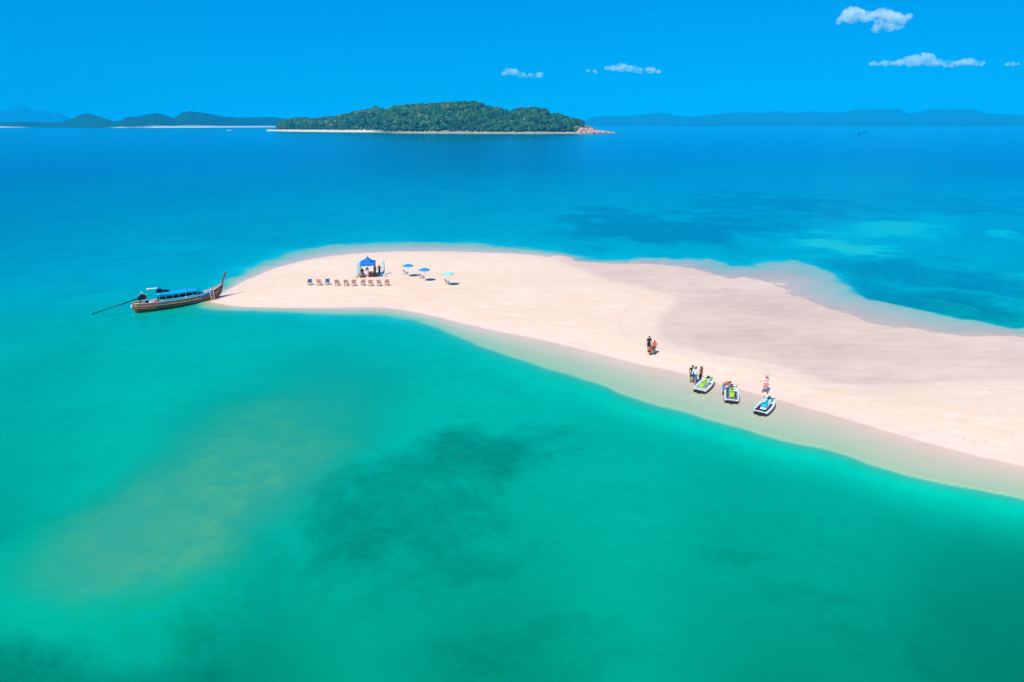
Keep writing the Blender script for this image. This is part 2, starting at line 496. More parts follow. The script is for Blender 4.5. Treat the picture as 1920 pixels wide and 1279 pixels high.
# ---------------------------------------------------------------- mesh building helpers
class MB:
    """Collects shapes and builds them as one mesh object."""
    def __init__(self):
        self.v, self.f = [], []

    def add(self, verts, faces):
        o = len(self.v)
        self.v += [Vector(p) for p in verts]
        self.f += [tuple(i + o for i in f) for f in faces]
        return self

    def box(self, c, s, rot=(0, 0, 0), taper=1.0):
        M = Euler(rot).to_matrix()
        vs = []
        for z in (-1, 1):
            k = taper if z > 0 else 1.0
            for x, y in ((-1, -1), (1, -1), (1, 1), (-1, 1)):
                vs.append(Vector(c) + M @ Vector((x * s[0] * k / 2, y * s[1] * k / 2, z * s[2] / 2)))
        return self.add(vs, [(3, 2, 1, 0), (4, 5, 6, 7), (0, 1, 5, 4), (1, 2, 6, 5), (2, 3, 7, 6), (3, 0, 4, 7)])

    def tube(self, pts, rad, n=8):
        pts = [Vector(p) for p in pts]
        rads = rad if isinstance(rad, (list, tuple)) else [rad] * len(pts)
        rings = []
        for i, p in enumerate(pts):
            d = (pts[min(i + 1, len(pts) - 1)] - pts[max(i - 1, 0)]).normalized()
            up = Vector((0, 0, 1)) if abs(d.z) < .9 else Vector((1, 0, 0))
            a = d.cross(up).normalized(); b = a.cross(d).normalized()
            rings.append([p + (a * math.cos(2 * math.pi * k / n) + b * math.sin(2 * math.pi * k / n)) * rads[i] for k in range(n)])
        return self.loft(rings)

    def loft(self, rings, closed=True, cap=True):
        n = len(rings[0])
        vs = [p for r in rings for p in r]
        fs = []
        for i in range(len(rings) - 1):
            for k in range(n if closed else n - 1):
                a, b = i * n + k, i * n + (k + 1) % n
                fs.append((a, b, b + n, a + n))
        if cap and closed:
            fs.append(tuple(range(n - 1, -1, -1)))
            fs.append(tuple(range((len(rings) - 1) * n, len(rings) * n)))
        return self.add(vs, fs)

    def lathe(self, prof, n=16, c=(0, 0, 0), axis='z'):
        rings = []
        for r, z in prof:
            ring = []
            for k in range(n):
                a = 2 * math.pi * k / n
                p = (r * math.cos(a), r * math.sin(a), z) if axis == 'z' else (z, r * math.cos(a), r * math.sin(a))
                ring.append(Vector(c) + Vector(p))
            rings.append(ring)
        return self.loft(rings)

    def ball(self, c, r, n=10, m=6):
        rx, ry, rz = r if isinstance(r, (tuple, list)) else (r, r, r)
        rings = []
        for i in range(m + 1):
            t = math.pi * min(max(i / m, .02), .98)
            rings.append([Vector(c) + Vector((rx * math.sin(t) * math.cos(2 * math.pi * k / n), ry * math.sin(t) * math.sin(2 * math.pi * k / n), -rz * math.cos(t))) for k in range(n)])
        return self.loft(rings)

    def build(self, name, mat, parent=None, smooth=False, bevel=0.0, solid=0.0):
        o = mesh_obj(name, self.v, self.f, mat, parent, smooth)
        bm = bmesh.new(); bm.from_mesh(o.data)
        bmesh.ops.recalc_face_normals(bm, faces=bm.faces)
        bm.to_mesh(o.data); bm.free()
        if solid:
            md = o.modifiers.new("solid", 'SOLIDIFY'); md.thickness = solid; md.offset = 0
        if bevel:
            md = o.modifiers.new("bevel", 'BEVEL'); md.width = bevel; md.segments = 2; md.limit_method = 'ANGLE'
        return o


def thing(name, label, cat, loc=(0, 0, 0), rz=0.0, group=None):
    o = bpy.data.objects.new(name, None)
    o.empty_display_size = .2
    C.objects.link(o)
    o.location = loc
    o.rotation_euler = (0, 0, rz)
    return tag(o, label, cat, group)


def copy_thing(root, loc, rz, label, group=None, scale=None):
    r = root.copy(); C.objects.link(r)
    r.location = loc; r.rotation_euler = (0, 0, rz); r['label'] = label
    if group: r['group'] = group
    if scale: r.scale = (scale,) * 3
    for ch in list(root.children):
        c = ch.copy(); C.objects.link(c); c.parent = r
        for g in list(ch.children):
            d = g.copy(); C.objects.link(d); d.parent = c
    return r


_mats = {}


def pmat(name, col, rough=.6, var=.15, scale=6.0, metal=0.0, spec=.4, bump=0.0, coat=0.0):
    if name in _mats:
        return _mats[name]
    m, nt, out = node_mat(name)
    b = add_node(nt, "ShaderNodeBsdfPrincipled")
    tc = add_node(nt, "ShaderNodeTexCoord")
    n = noise(nt, tc.outputs['Object'], scale, 4, .6)
    dark = tuple(c * (1 - var) for c in col) + (1,)
    lite = tuple(min(c * (1 + var), 1) for c in col) + (1,)
    nt.links.new(mixc(nt, dark, lite, ramp(nt, n, [(.3, 0), (.7, 1)])), b.inputs['Base Color'])
    b.inputs['Roughness'].default_value = rough
    b.inputs['Metallic'].default_value = metal
    b.inputs['Specular IOR Level'].default_value = spec
    b.inputs['Coat Weight'].default_value = coat
    if bump:
        bp = add_node(nt, "ShaderNodeBump"); bp.inputs['Strength'].default_value = .6; bp.inputs['Distance'].default_value = bump
        nt.links.new(n, bp.inputs['Height']); nt.links.new(bp.outputs[0], b.inputs['Normal'])
    nt.links.new(b.outputs[0], out.inputs['Surface'])
    _mats[name] = m
    return m


def at_depth(px, py, Y):
    """World point at distance Y straight ahead that stands behind pixel (px, py)."""
    cx, cy = (px - 960.0) / FPX, (639.5 - py) / FPX
    d = Vector((cx, math.cos(PITCH) + cy * math.sin(PITCH), -math.sin(PITCH) + cy * math.cos(PITCH)))
    t = Y / d.y
    return Vector((d.x * t, Y, CAM_H + d.z * t))


def ground_z(x, y):
    h, _, _, _ = sea_bed_height(np.array([[float(x)]]), np.array([[float(y)]]))
    return float(h[0, 0])


# ---------------------------------------------------------------- wooded island, headland and far mountains
m_land, nt, out = node_mat("wooded_land")
geo = add_node(nt, "ShaderNodeNewGeometry"); pos = geo.outputs['Position']
sep = add_node(nt, "ShaderNodeSeparateXYZ"); nt.links.new(pos, sep.inputs[0])
nl = noise(nt, pos, .012, 6, .65); nl2 = noise(nt, pos, .05, 5, .7)
green = mixc(nt, (.001, .018, .010, 1), (.014, .18, .065, 1), ramp(nt, nl2, [(.40, 0), (.62, 1)]))
green = mixc(nt, green, (.012, .115, .05, 1), ramp(nt, nl, [(.55, 0), (.75, .6)]))
shore = add_node(nt, "ShaderNodeAttribute", attribute_name="beach").outputs['Fac']
rock = add_node(nt, "ShaderNodeAttribute", attribute_name="rock").outputs['Fac']
green = mixc(nt, green, mixc(nt, (.26, .15, .11, 1), (.5, .34, .26, 1), ramp(nt, nl2, [(.3, 0), (.7, 1)])), rock)
lc = mixc(nt, green, (.82, .68, .54, 1), shore)
b = add_node(nt, "ShaderNodeBsdfPrincipled"); b.inputs['Roughness'].default_value = .9; b.inputs['Specular IOR Level'].default_value = .1
nt.links.new(lc, b.inputs['Base Color'])
bp = add_node(nt, "ShaderNodeBump"); bp.inputs['Strength'].default_value = 1; bp.inputs['Distance'].default_value = 14
nt.links.new(nl2, bp.inputs['Height']); nt.links.new(bp.outputs[0], b.inputs['Normal'])
nt.links.new(b.outputs[0], out.inputs['Surface'])


def land(name, label, front, sky, beach, rocky, n_u, depth, ridge_at, lump, beach_h, tree_px=0.0, n_e=46):
    """A strip of coast: shore line, skyline and beaches surveyed along it, relief by noise. Returns a height lookup."""
    fx = np.array(front, float); sx = np.array(sky, float)
    us = np.linspace(fx[0, 0], fx[-1, 0], n_u)
    yf = np.interp(us, fx[:, 0], fx[:, 1]); ys = np.interp(us, sx[:, 0], sx[:, 1]) + tree_px
    bch = np.interp(us, [b_[0] for b_ in beach], [b_[1] for b_ in beach])
    rk = np.interp(us, [b_[0] for b_ in rocky], [b_[1] for b_ in rocky])
    es = np.concatenate([[-.02, 0, .012, .03, .05, .07], np.linspace(.1, 1, n_e - 6)])
    P = np.zeros((len(es), n_u, 3)); BE = np.zeros((len(es), n_u)); RK = np.zeros((len(es), n_u))
    for j, u in enumerate(us):
        A = at(u, yf[j])
        Yr = A.y + depth * ridge_at
        top = max(at_depth(u, ys[j], Yr).z, 1.0)
        bh = beach_h * (.25 + .75 * bch[j])
        for i, e in enumerate(es):
            Yp = A.y + depth * e
            x = A.x * Yp / A.y
            if e <= 0:
                z = -9.0 if e < 0 else -.4
            elif e <= .03:
                z = bh * e / .03
            elif e <= ridge_at:
                t = (e - .03) / (ridge_at - .03)
                z = bh + max(top - bh, 0) * math.sin(t * math.pi / 2) ** .85
            else:
                t = (e - ridge_at) / (1 - ridge_at)
                z = top * math.cos(t * math.pi / 2) ** .8 - .4 * t
            P[i, j] = (x, Yp, z)
            BE[i, j] = bch[j] if e <= .0305 else 0
            RK[i, j] = rk[j]
    nz = fbm(P[..., 0] * lump, P[..., 1] * lump, 5) - .5
    ew = np.clip((es - .03) / .1, 0, 1)[:, None]
    P[..., 2] += nz * ew * (P[..., 2] * .22 + 2) * (1 + RK)
    n0, n1 = P.shape[:2]
    ix = np.arange(n0 * n1).reshape(n0, n1)
    Fc = np.stack([ix[:-1, :-1], ix[:-1, 1:], ix[1:, 1:], ix[1:, :-1]], -1).reshape(-1, 4)
    o = np_mesh(name, P.reshape(-1, 3), Fc, m_land, True, {"beach": BE, "rock": RK})
    tag(o, label, None, kind='structure')
    return us, es, P


ISLAND_SKY = [(500, 246), (515, 241), (525, 229), (545, 222), (560, 221), (580, 223), (600, 222), (630, 219), (660, 213), (696, 206.5), (706, 203.5), (716, 204), (724, 207.5), (732, 206),
              (745, 202), (780, 199), (830, 196), (870, 194), (895, 196), (915, 203), (940, 208), (952, 213), (960, 211), (975, 206), (1000, 203.5), (1022, 206),
              (1032, 214), (1050, 218), (1070, 224), (1090, 227), (1100, 230), (1110, 233), (1122, 239), (1138, 243), (1146, 246), (1152, 249.5)]
ISLAND_FRONT = [(500, 245.5), (540, 246.6), (620, 247.5), (700, 248), (740, 250), (900, 250.8), (1000, 251), (1100, 250.6), (1152, 250)]
us, es, ISL = land("wooded_island", "forested island with a white beach along its foot", ISLAND_FRONT, ISLAND_SKY,
                   [(500, 1), (690, 1), (725, .25), (760, .5), (1090, .5), (1110, .2), (1152, .3)], [(500, 0), (1050, 0), (1085, .7), (1105, 1), (1152, 1)],
                   260, 560, .5, .012, 5.5, tree_px=5.5)

m_leaf, nt, out = node_mat("island_foliage")
tnt = add_node(nt, "ShaderNodeAttribute", attribute_name="tint").outputs['Fac']
geo = add_node(nt, "ShaderNodeNewGeometry")
nlf = noise(nt, geo.outputs['Position'], .55, 3, .6)
cr = nt.nodes.new("ShaderNodeValToRGB")
stops = [(0, (.006, .050, .022)), (.45, (.014, .105, .036)), (.75, (.05, .16, .042)), (.9, (.15, .19, .06)), (1, (.26, .20, .11))]
while len(cr.color_ramp.elements) < len(stops):
    cr.color_ramp.elements.new(.5)
for e_, (p_, c_) in zip(cr.color_ramp.elements, stops):
    e_.position = p_; e_.color = (*c_, 1)
nt.links.new(tnt, cr.inputs[0])
lcol = mixc(nt, cr.outputs[0], (.003, .026, .016, 1), ramp(nt, nlf, [(.3, .7), (.55, 0)]))
b = add_node(nt, "ShaderNodeBsdfPrincipled"); b.inputs['Roughness'].default_value = .75; b.inputs['Specular IOR Level'].default_value = .2
nt.links.new(lcol, b.inputs['Base Color']); nt.links.new(b.outputs[0], out.inputs['Surface'])


def ico(sub):
    bm = bmesh.new(); bmesh.ops.create_icosphere(bm, subdivisions=sub, radius=1)
    v = np.array([p.co[:] for p in bm.verts]); f = np.array([[q.index for q in p.verts] for p in bm.faces]); bm.free()
    return v, f


ICO1, ICO1F = ico(2)
r_ = np.random.default_rng(11)


def isl_point(u, e):
    j = np.interp(u, us, np.arange(len(us))); i = np.interp(e, es, np.arange(len(es)))
    j0, i0 = int(min(j, len(us) - 2)), int(min(i, len(es) - 2))
    fj, fi = j - j0, i - i0
    return (ISL[i0, j0] * (1 - fi) + ISL[i0 + 1, j0] * fi) * (1 - fj) + (ISL[i0, j0 + 1] * (1 - fi) + ISL[i0 + 1, j0 + 1] * fi) * fj


def crowns(n, pick):
    Vs, Fs, Ts = [], [], []
    for k in range(n):
        u, e, r = pick()
        p = isl_point(u, e)
        v = ICO1 * (1 + (r_.random((len(ICO1), 1)) - .5) * .55)
        v = v * np.array([r * (0.8 + .5 * r_.random()), r, r * (.75 + .4 * r_.random())]) + p + np.array([0, 0, r * .75 + 1.5])
        Fs.append(ICO1F + len(Vs) * len(ICO1)); Vs.append(v)
        t = np.clip(r_.normal(.45, .22), 0, .82)
        if r_.random() < .02: t = .9 + .1 * r_.random()
        Ts.append(np.full(len(v), t))
    return np.concatenate(Vs), np.concatenate(Fs), np.concatenate(Ts)


def pick_main():
    while True:
        u = 520 + 590 * r_.random()
        e = .045 + .50 * r_.random() ** .9
        if u < 560 and e < .07: continue
        if u > 1052 and r_.random() < (u - 1052) / 44: continue
        return u, e, 2.0 + 6.5 * r_.random() ** 2.4


def pick_front():
    u = 525 + 560 * r_.random()
    return u, .034 + .025 * r_.random(), 2.5 + 2.5 * r_.random()


va_, fa_, ta_ = crowns(7000, pick_main)
vb_, fb_, tb_ = crowns(420, pick_front)
fo = np_mesh("forest_canopy", np.concatenate([va_, vb_]), np.concatenate([fa_, fb_ + len(va_)]), m_leaf, False, {"tint": np.concatenate([ta_, tb_])})
tag(fo, "dense green forest covering the hill of the island", None, kind='stuff')

m_bark = pmat("tree_bark", (.10, .075, .055), .9, .3, 3)


def make_tree(h, r, kind):
    t = thing("island_tree", "tree", "tree")
    MB().tube([(0, 0, -1.5), (.1, 0, h * .45), (.2, .1, h * .9)], [h * .028, h * .02, h * .006], 6).build("trunk", m_bark, t)
    Vs, Fs, Ts = [], [], []
    n = 26
    for k in range(n):
        q = k / (n - 1)
        if kind == 'tall':
            z = h * (.22 + .74 * q); rr = r * (1.05 - .8 * q) * (.5 + .5 * min(1, q * 5)); s = r * (.52 - .25 * q)
        else:
            z = h * (.45 + .45 * q); rr = r * math.sqrt(max(0, 1 - (2 * q - .8) ** 2 * .7)); s = r * .42
        a = k * 2.4
        v = ICO1 * (1 + (r_.random((len(ICO1), 1)) - .5) * .7) * s + np.array([math.cos(a) * rr * .62, math.sin(a) * rr * .62, z])
        Fs.append(ICO1F + len(Vs) * len(ICO1)); Vs.append(v); Ts.append(np.full(len(v), np.clip(r_.normal(.35 if kind == 'tall' else .5, .12), 0, .85)))
    o = np_mesh("crown", np.concatenate(Vs), np.concatenate(Fs), m_leaf, False, {"tint": np.concatenate(Ts)})
    o.parent = t
    return t


tall = make_tree(16, 4.0, 'tall'); rnd = make_tree(13, 5.5, 'round')
spots = [('tall', 524 + 5.2 * k + r_.uniform(-1.5, 1.5), .045 + .03 * r_.random(), .75 + .35 * r_.random()) for k in range(16)]
spots += [('round', u, .5, s) for u, s in tuple((600 + 24 * k + r_.uniform(-8, 8), r_.uniform(.75, 1.25)) for k in range(19)) + ((708, 1.0), (714, .9), (748, .8), (868, 1.0), (877, .8), (948, .8), (954, 1.05), (1006, .9), (1024, 1.0), (640, .9), (800, .8))]
first = {'tall': True, 'round': True}
for kind, u, e, s in spots:
    p = isl_point(u, e)
    lab = "tall slender dark tree at the low end of the island beach" if kind == 'tall' else "tall rounded tree breaking the skyline of the wooded island"
    grp = "tall trees on the low end of the island" if kind == 'tall' else "trees on the island ridge"
    proto = tall if kind == 'tall' else rnd
    if first[kind]:
        first[kind] = False
        proto.location = p; proto.scale = (s,) * 3; proto['label'] = lab; proto['group'] = grp
    else:
        copy_thing(proto, p, r_.random() * 6, lab, grp, s)

m_rock = pmat("island_rock", (.56, .32, .25), .9, .4, .35, bump=.6)
m_rock_dark = pmat("wet_rock", (.07, .06, .06), .8, .3, .4, bump=.4)


def boulder(name, p, s, mat, label, group=None):
    v = ICO1.copy()
    v = v * (1 + (r_.random((len(v), 1)) - .5) * .45)
    v[:, 2] = np.maximum(v[:, 2], -.5)
    o = np_mesh(name, v * np.array(s), ICO1F.copy(), mat, False)
    o.location = p; o.rotation_euler = (0, 0, r_.random() * 6)
    return tag(o, label, "rock", group)


for k in range(22):
    u = 1082 + 62 * (k + r_.random()) / 22
    e = .012 + .16 * r_.random() * max(0, (1140 - u) / 58)
    p = isl_point(u, e)
    sz = 4.5 + 7.5 * r_.random() * max(.25, (1150 - u) / 70)
    boulder("boulder", p, (sz * 1.2, sz, sz * .9), m_rock, "reddish boulder heaped on the rocky point of the island", "boulders on the rocky point of the island")
for k, (u, y_) in enumerate(((1157, 250.2), (1164, 250.6), (1172, 251))):
    boulder("reef_rock", at(u, y_), (7, 4, 1.6), m_rock_dark, "low dark reef rock awash beyond the island point", "reef rocks off the island point")
boulder("shore_rock", at(1058, 250.2), (5, 4, 6.5), pmat("pale_rock", (.7, .6, .5), .9, .2, .4), "pale pointed rock standing on the island shore")

land("headland", "low wooded headland with three rounded hills and thin beaches", [(-700, 239.2), (-60, 239.2), (150, 239.4), (230, 240), (400, 239.4), (560, 238.6)],
     [(-700, 232), (-60, 227), (0, 229), (40, 228.5), (60, 229.5), (115, 230), (130, 226), (150, 217), (168, 213.5), (180, 216), (200, 222), (215, 228), (228, 227), (240, 220),
      (255, 218.5), (265, 218), (280, 214.5), (296, 213), (312, 216), (328, 221), (335, 217), (345, 211), (362, 208), (380, 210), (400, 215), (430, 219), (450, 220.5), (480, 219), (520, 220), (560, 224)],
     [(-700, .3), (-30, .6), (-5, 1), (35, .5), (60, 0), (200, 0), (226, .7), (245, .3), (270, .5), (290, 1), (500, 1), (560, 1)], [(-700, 0), (560, 0)],
     330, 1500, .45, .006, 9.0, n_e=60)
land("karst_hills", "faint far peaks fading into the haze", [(-600, 236.4), (180, 236.4)],
     [(-600, 222), (-300, 214), (-40, 207), (0, 205.5), (20, 207), (30, 206.5), (45, 201), (55, 202.5), (66, 208), (75, 208.5), (84, 205), (92, 206), (100, 213), (110, 211), (120, 214), (132, 222), (180, 233)],
     [(-600, 0), (180, 0)], [(-600, 0), (180, 0)], 300, 2500, .5, .002, 2.0)
land("far_mountains", "long low blue mountain range along the horizon", [(1020, 236.95), (2900, 236.95)],
     [(1020, 228), (1045, 221), (1068, 218), (1085, 224), (1095, 227), (1110, 220), (1125, 218.5), (1180, 217.5), (1200, 214), (1225, 211.5), (1240, 212), (1265, 217), (1290, 220), (1320, 217),
      (1360, 213), (1385, 211), (1440, 211), (1448, 208.5), (1460, 208), (1470, 211.5), (1500, 211), (1515, 208), (1530, 211), (1580, 211), (1600, 207), (1640, 204.5), (1675, 204), (1688, 208), (1700, 213),
      (1720, 210), (1740, 205), (1780, 206), (1815, 204.5), (1830, 208), (1850, 213), (1880, 214), (1920, 216), (2100, 212), (2500, 219), (2900, 227)],
     [(1020, 0), (2900, 0)], [(1020, 0), (2900, 0)], 420, 5000, .4, .0012, 2.0)
land("mountain_foothills", "lower blue foothills in front of the mountain range", [(1250, 237.3), (2900, 237.3)],
     [(1250, 237), (1340, 231), (1420, 228), (1500, 226), (1560, 228), (1640, 224), (1720, 226), (1800, 221), (1870, 224), (1920, 222), (2300, 225), (2900, 233)],
     [(1250, 0), (2900, 0)], [(1250, 0), (2900, 0)], 240, 2500, .4, .002, 2.0)

# ---------------------------------------------------------------- clouds, well above the haze
m_cloud, nt, out = node_mat("cloud_vapour")
vs_ = add_node(nt, "ShaderNodeVolumePrincipled")
vs_.inputs['Color'].default_value = (.99, .99, .99, 1)
tcc = add_node(nt, "ShaderNodeTexCoord")
nc_ = noise(nt, tcc.outputs['Object'], .010, 3, .6)
nt.links.new(mathn(nt, 'MULTIPLY', ramp(nt, nc_, [(.40, 0), (.78, 1)]), .026), vs_.inputs['Density'])
nt.links.new(vs_.outputs[0], out.inputs['Volume'])
CLOUD_Y = 11000.0


def cloud(label, puffs, seed):
    """puffs: (x, y, radius) in pixels of the photograph, turned into billows of real depth far out over the sea."""
    rr = random.Random(seed)
    c0 = at_depth(puffs[0][0], puffs[0][1], CLOUD_Y)
    bm = bmesh.new()
    px = CLOUD_Y / FPX
    for (x, y, r) in puffs:
        c = at_depth(x, y, CLOUD_Y) - c0
        for k in range(7):
            q = Vector((rr.gauss(0, .6), rr.gauss(0, .8), rr.gauss(0, .28))) * r * px if k else Vector((0, 0, 0))
            s = r * px * (rr.uniform(.35, .7) if k else .85)
            mat = Matrix.Translation(c + q) @ Matrix.Diagonal((s * 1.75, s * 1.4, s * 1.0, 1))
            bmesh.ops.create_icosphere(bm, subdivisions=2, radius=1, matrix=mat)
    me = bpy.data.meshes.new("cloud"); bm.to_mesh(me); bm.free()
    o = bpy.data.objects.new("cloud", me); C.objects.link(o)
    md = o.modifiers.new("remesh", 'REMESH'); md.mode = 'VOXEL'; md.voxel_size = 9.0
    tx = bpy.data.textures.new("billow", 'CLOUDS'); tx.noise_scale = 45; tx.noise_depth = 3
    dm = o.modifiers.new("billow", 'DISPLACE'); dm.texture = tx; dm.strength = 60; dm.mid_level = .45; dm.texture_coords = 'LOCAL'
    dg = bpy.context.evaluated_depsgraph_get()
    me2 = bpy.data.meshes.new_from_object(o.evaluated_get(dg))
    o.modifiers.clear(); o.data = me2
    me2.materials.clear(); me2.materials.append(m_cloud)
    o.location = c0
    return tag(o, label, "cloud")


cloud("largest white puffy cloud high over the right of the sea", [(1598, 24, 11), (1612, 28, 10), (1590, 33, 8), (1628, 31, 10), (1646, 27, 8), (1660, 27, 9), (1675, 32, 9), (1690, 37, 9), (1665, 48, 8), (1650, 52, 7), (1682, 50, 6), (1574, 41, 4)], 3)
cloud("long flat white cloud with a central peak below the big cloud", [(1733, 108, 9), (1720, 115, 9), (1745, 116, 9), (1700, 114, 7), (1685, 118, 6), (1660, 119, 5), (1640, 119, 4), (1672, 119, 4), (1650, 120, 4), (1760, 119, 6), (1775, 121, 5), (1790, 120, 5), (1803, 119, 5), (1815, 116, 6), (1828, 118, 5), (1838, 120, 4)], 5)
cloud("small ragged cloud left of the middle pair", [(948, 136, 5), (962, 135, 6), (978, 140, 5), (995, 142, 4), (1010, 140, 5)], 8)
cloud("narrow white cloud trailing to both sides in mid sky", [(1165, 126, 7), (1150, 128, 5), (1140, 128, 4), (1180, 129, 6), (1198, 132, 5), (1220, 131, 6), (1236, 135, 3), (1115, 134, 3), (1102, 133, 2.5)], 9)
cloud("tiny wisp of cloud at the far right edge of the sky", [(1890, 119, 3), (1898, 120, 3.5), (1908, 120, 2.5)], 12)


# ---------------------------------------------------------------- people: one skinned body each, clothes as shells over it
BASE_POSE = dict(pelvis=(0, 0, .95), spine=(0, .01, 1.10), chest=(0, .01, 1.30), neck=(0, .01, 1.46), head=(0, -.01, 1.585), crown=(0, 0, 1.66),
                 shL=(.18, .01, 1.40), elL=(.24, .02, 1.13), wrL=(.25, -.04, .89), haL=(.25, -.06, .81),
                 hiL=(.09, 0, .91), knL=(.10, -.02, .50), anL=(.10, .02, .09), toL=(.11, -.14, .035))
for k in list(BASE_POSE):
    if k.endswith('L'):
        p = BASE_POSE[k]; BASE_POSE[k[:-1] + 'R'] = (-p[0], p[1], p[2])
RAD = dict(pelvis=(.15, .11), spine=(.135, .10), chest=(.16, .11), neck=(.055, .055), head=(.088, .10), crown=(.06, .07), sh=(.065, .065), el=(.042, .042),
           wr=(.030, .028), ha=(.036, .022), hi=(.092, .092), kn=(.060, .060), an=(.042, .042), to=(.038, .030))
BONES = [('pelvis', 'spine'), ('spine', 'chest'), ('chest', 'neck'), ('neck', 'head'), ('head', 'crown')]
for s_ in 'LR':
    BONES += [('chest', 'sh' + s_), ('sh' + s_, 'el' + s_), ('el' + s_, 'wr' + s_), ('wr' + s_, 'ha' + s_),
              ('pelvis', 'hi' + s_), ('hi' + s_, 'kn' + s_), ('kn' + s_, 'an' + s_), ('an' + s_, 'to' + s_)]
m_eye = pmat("eye", (.02, .015, .012), .3, .1)
m_lip = pmat("lip", (.30, .10, .08), .5, .1)


def person(label, loc, rz, pose=None, skin=(.32, .17, .10), wear=(), hair=(.015, .012, .010), hat=None, scale=1.0, group=None, long_hair=False):
    """wear: (part name, colour, {bone: (t0, t1)}, offset)."""
    J = {k: Vector(v) for k, v in BASE_POSE.items()}
    for k, v in (pose or {}).items():
        if k in J: J[k] = Vector(v)
    names = list(J)
    me = bpy.data.meshes.new("skeleton")
    me.from_pydata([J[k] for k in names], [(names.index(a), names.index(b)) for a, b in BONES], [])
    o = bpy.data.objects.new("person", me); C.objects.link(o)
    md = o.modifiers.new("skin", 'SKIN'); md.branch_smoothing = .6; md.use_smooth_shade = True
    sv = me.skin_vertices[0].data
    for i, k in enumerate(names):
        r = RAD.get(k) or RAD[k[:-1]]
        sv[i].radius = r
        sv[i].use_root = k == 'pelvis'
    sb = o.modifiers.new("sub", 'SUBSURF'); sb.levels = 2; sb.render_levels = 2
    dg = bpy.context.evaluated_depsgraph_get()
    body = bpy.data.meshes.new_from_object(o.evaluated_get(dg))
    o.modifiers.clear(); o.data = body
    bpy.data.meshes.remove(me)
    m_skin = pmat("skin_%d" % int(skin[0] * 100), skin, .55, .08, 9)
    body.materials.clear(); body.materials.append(m_skin)
    # nearest bone of every face
    P = np.array([p.center[:] for p in body.polygons]); best = np.full(len(P), 1e9); bi = np.zeros(len(P), int); bt = np.zeros(len(P))
    for i, (a, b_) in enumerate(BONES):
        A, B = np.array(J[a]), np.array(J[b_]); d = B - A
        t = np.clip(((P - A) @ d) / (d @ d + 1e-9), 0, 1)
        q = np.linalg.norm(P - A - t[:, None] * d, axis=1)
        m = q < best
        best[m] = q[m]; bi[m] = i; bt[m] = t[m]
    vn = np.array([v.normal[:] for v in body.vertices]); vc = np.array([v.co[:] for v in body.vertices])
    polys = [list(p.vertices) for p in body.polygons]

    def shell(name, col, sel, off, rough=.8):
        keep = [i for i in range(len(polys)) if sel(BONES[bi[i]], bt[i], P[i])]
        used = sorted({v for i in keep for v in polys[i]}); mp = {v: k for k, v in enumerate(used)}
        if not keep: return
        vs = [vc[v] + vn[v] * off for v in used]
        c = mesh_obj(name, vs, [[mp[v] for v in polys[i]] for i in keep], pmat("cloth_%02d%02d%02d" % tuple(int(x * 99) for x in col), col, rough, .12, 14), o, True)
        sd = c.modifiers.new("thick", 'SOLIDIFY'); sd.thickness = .008; sd.offset = 1
        return c

    for name, col, bones, off in wear:
        shell(name, col, lambda b_, t, p: any(b_ == tuple(k.split('-')) and lo <= t <= hi for k, (lo, hi) in bones.items()), off)
    up = (J['crown'] - J['neck']).normalized(); hd = J['head']
    face = Vector((0, -1, 0)); face = (face - up * face.dot(up)).normalized()
    if 'face' in (pose or {}):
        face = Vector(pose['face']).normalized()
    H = np.array(hd); U = np.array(up); Fc = np.array(face)
    hsel = lambda b_, t, p: b_ in (('neck', 'head'), ('head', 'crown')) and ((p - H) @ U > .03 or ((p - H) @ Fc < .012 and (p - H) @ U > (-.30 if long_hair else -.075)))
    shell("hair", hair, hsel, .016, .6)
    side = up.cross(face).normalized()
    for s_ in (-1, 1):
        MB().ball(hd + side * (.034 * s_) + face * .088 + up * .012, .011, 6, 4).build("eye", m_eye, o, True)
    MB().ball(hd + face * .086 - up * .05, (.022, .012, .008), 8, 4).build("mouth", m_lip, o, True)
    nb = MB()
    nb.tube([hd + face * .082 + up * .012, hd + face * .112 - up * .02], [.008, .016], 6)
    for s_ in (-1, 1):                                       # ears
        nb.ball(hd + side * (.092 * s_) - up * .005, (.012, .022, .032), 6, 4)
    for s_ in 'LR':                                          # fingers and thumb, bent
        w, h_ = J['wr' + s_], J['ha' + s_]
        d = (h_ - w).normalized(); ax = d.cross(Vector((1, 0, 0)))
        ax = ax.normalized() if ax.length > .2 else Vector((0, 1, 0)); nrm = d.cross(ax).normalized()
        for k, L in enumerate((.075, .085, .08, .062)):
            b0 = h_ + ax * (.027 - .018 * k)
            nb.tube([b0, b0 + d * L * .5, b0 + d * L * .85 + nrm * L * .25], [.009, .0085, .006], 5)
        b0 = w + d * .03 + ax * .025
        nb.tube([b0, b0 + ax * .03 + d * .03, b0 + ax * .035 + d * .06], [.011, .010, .007], 5)
    jm = mesh_obj("features", nb.v, nb.f, m_skin, None, True)
    bm = bmesh.new(); bm.from_mesh(body); bm.from_mesh(jm.data)
    bm.to_mesh(body); bm.free()
    tmp = jm.data; bpy.data.objects.remove(jm); bpy.data.meshes.remove(tmp)
    if hat:
        hb = MB()
        hb.lathe([(.19, .03), (.185, .045), (.105, .06), (.098, .13), (.06, .16)], 14)
        M = Matrix.Translation(hd) @ up.to_track_quat('Z', 'Y').to_matrix().to_4x4()
        hb.v = [M @ v for v in hb.v]
        hb.build("sun_hat", pmat("hat_%d" % int(hat[0] * 100), hat, .9, .1, 8), o, True)
    body.polygons.foreach_set('use_smooth', [True] * len(body.polygons))
    o.location = loc; o.rotation_euler = (0, 0, rz); o.scale = (scale,) * 3
    return tag(o, label, "person", group)


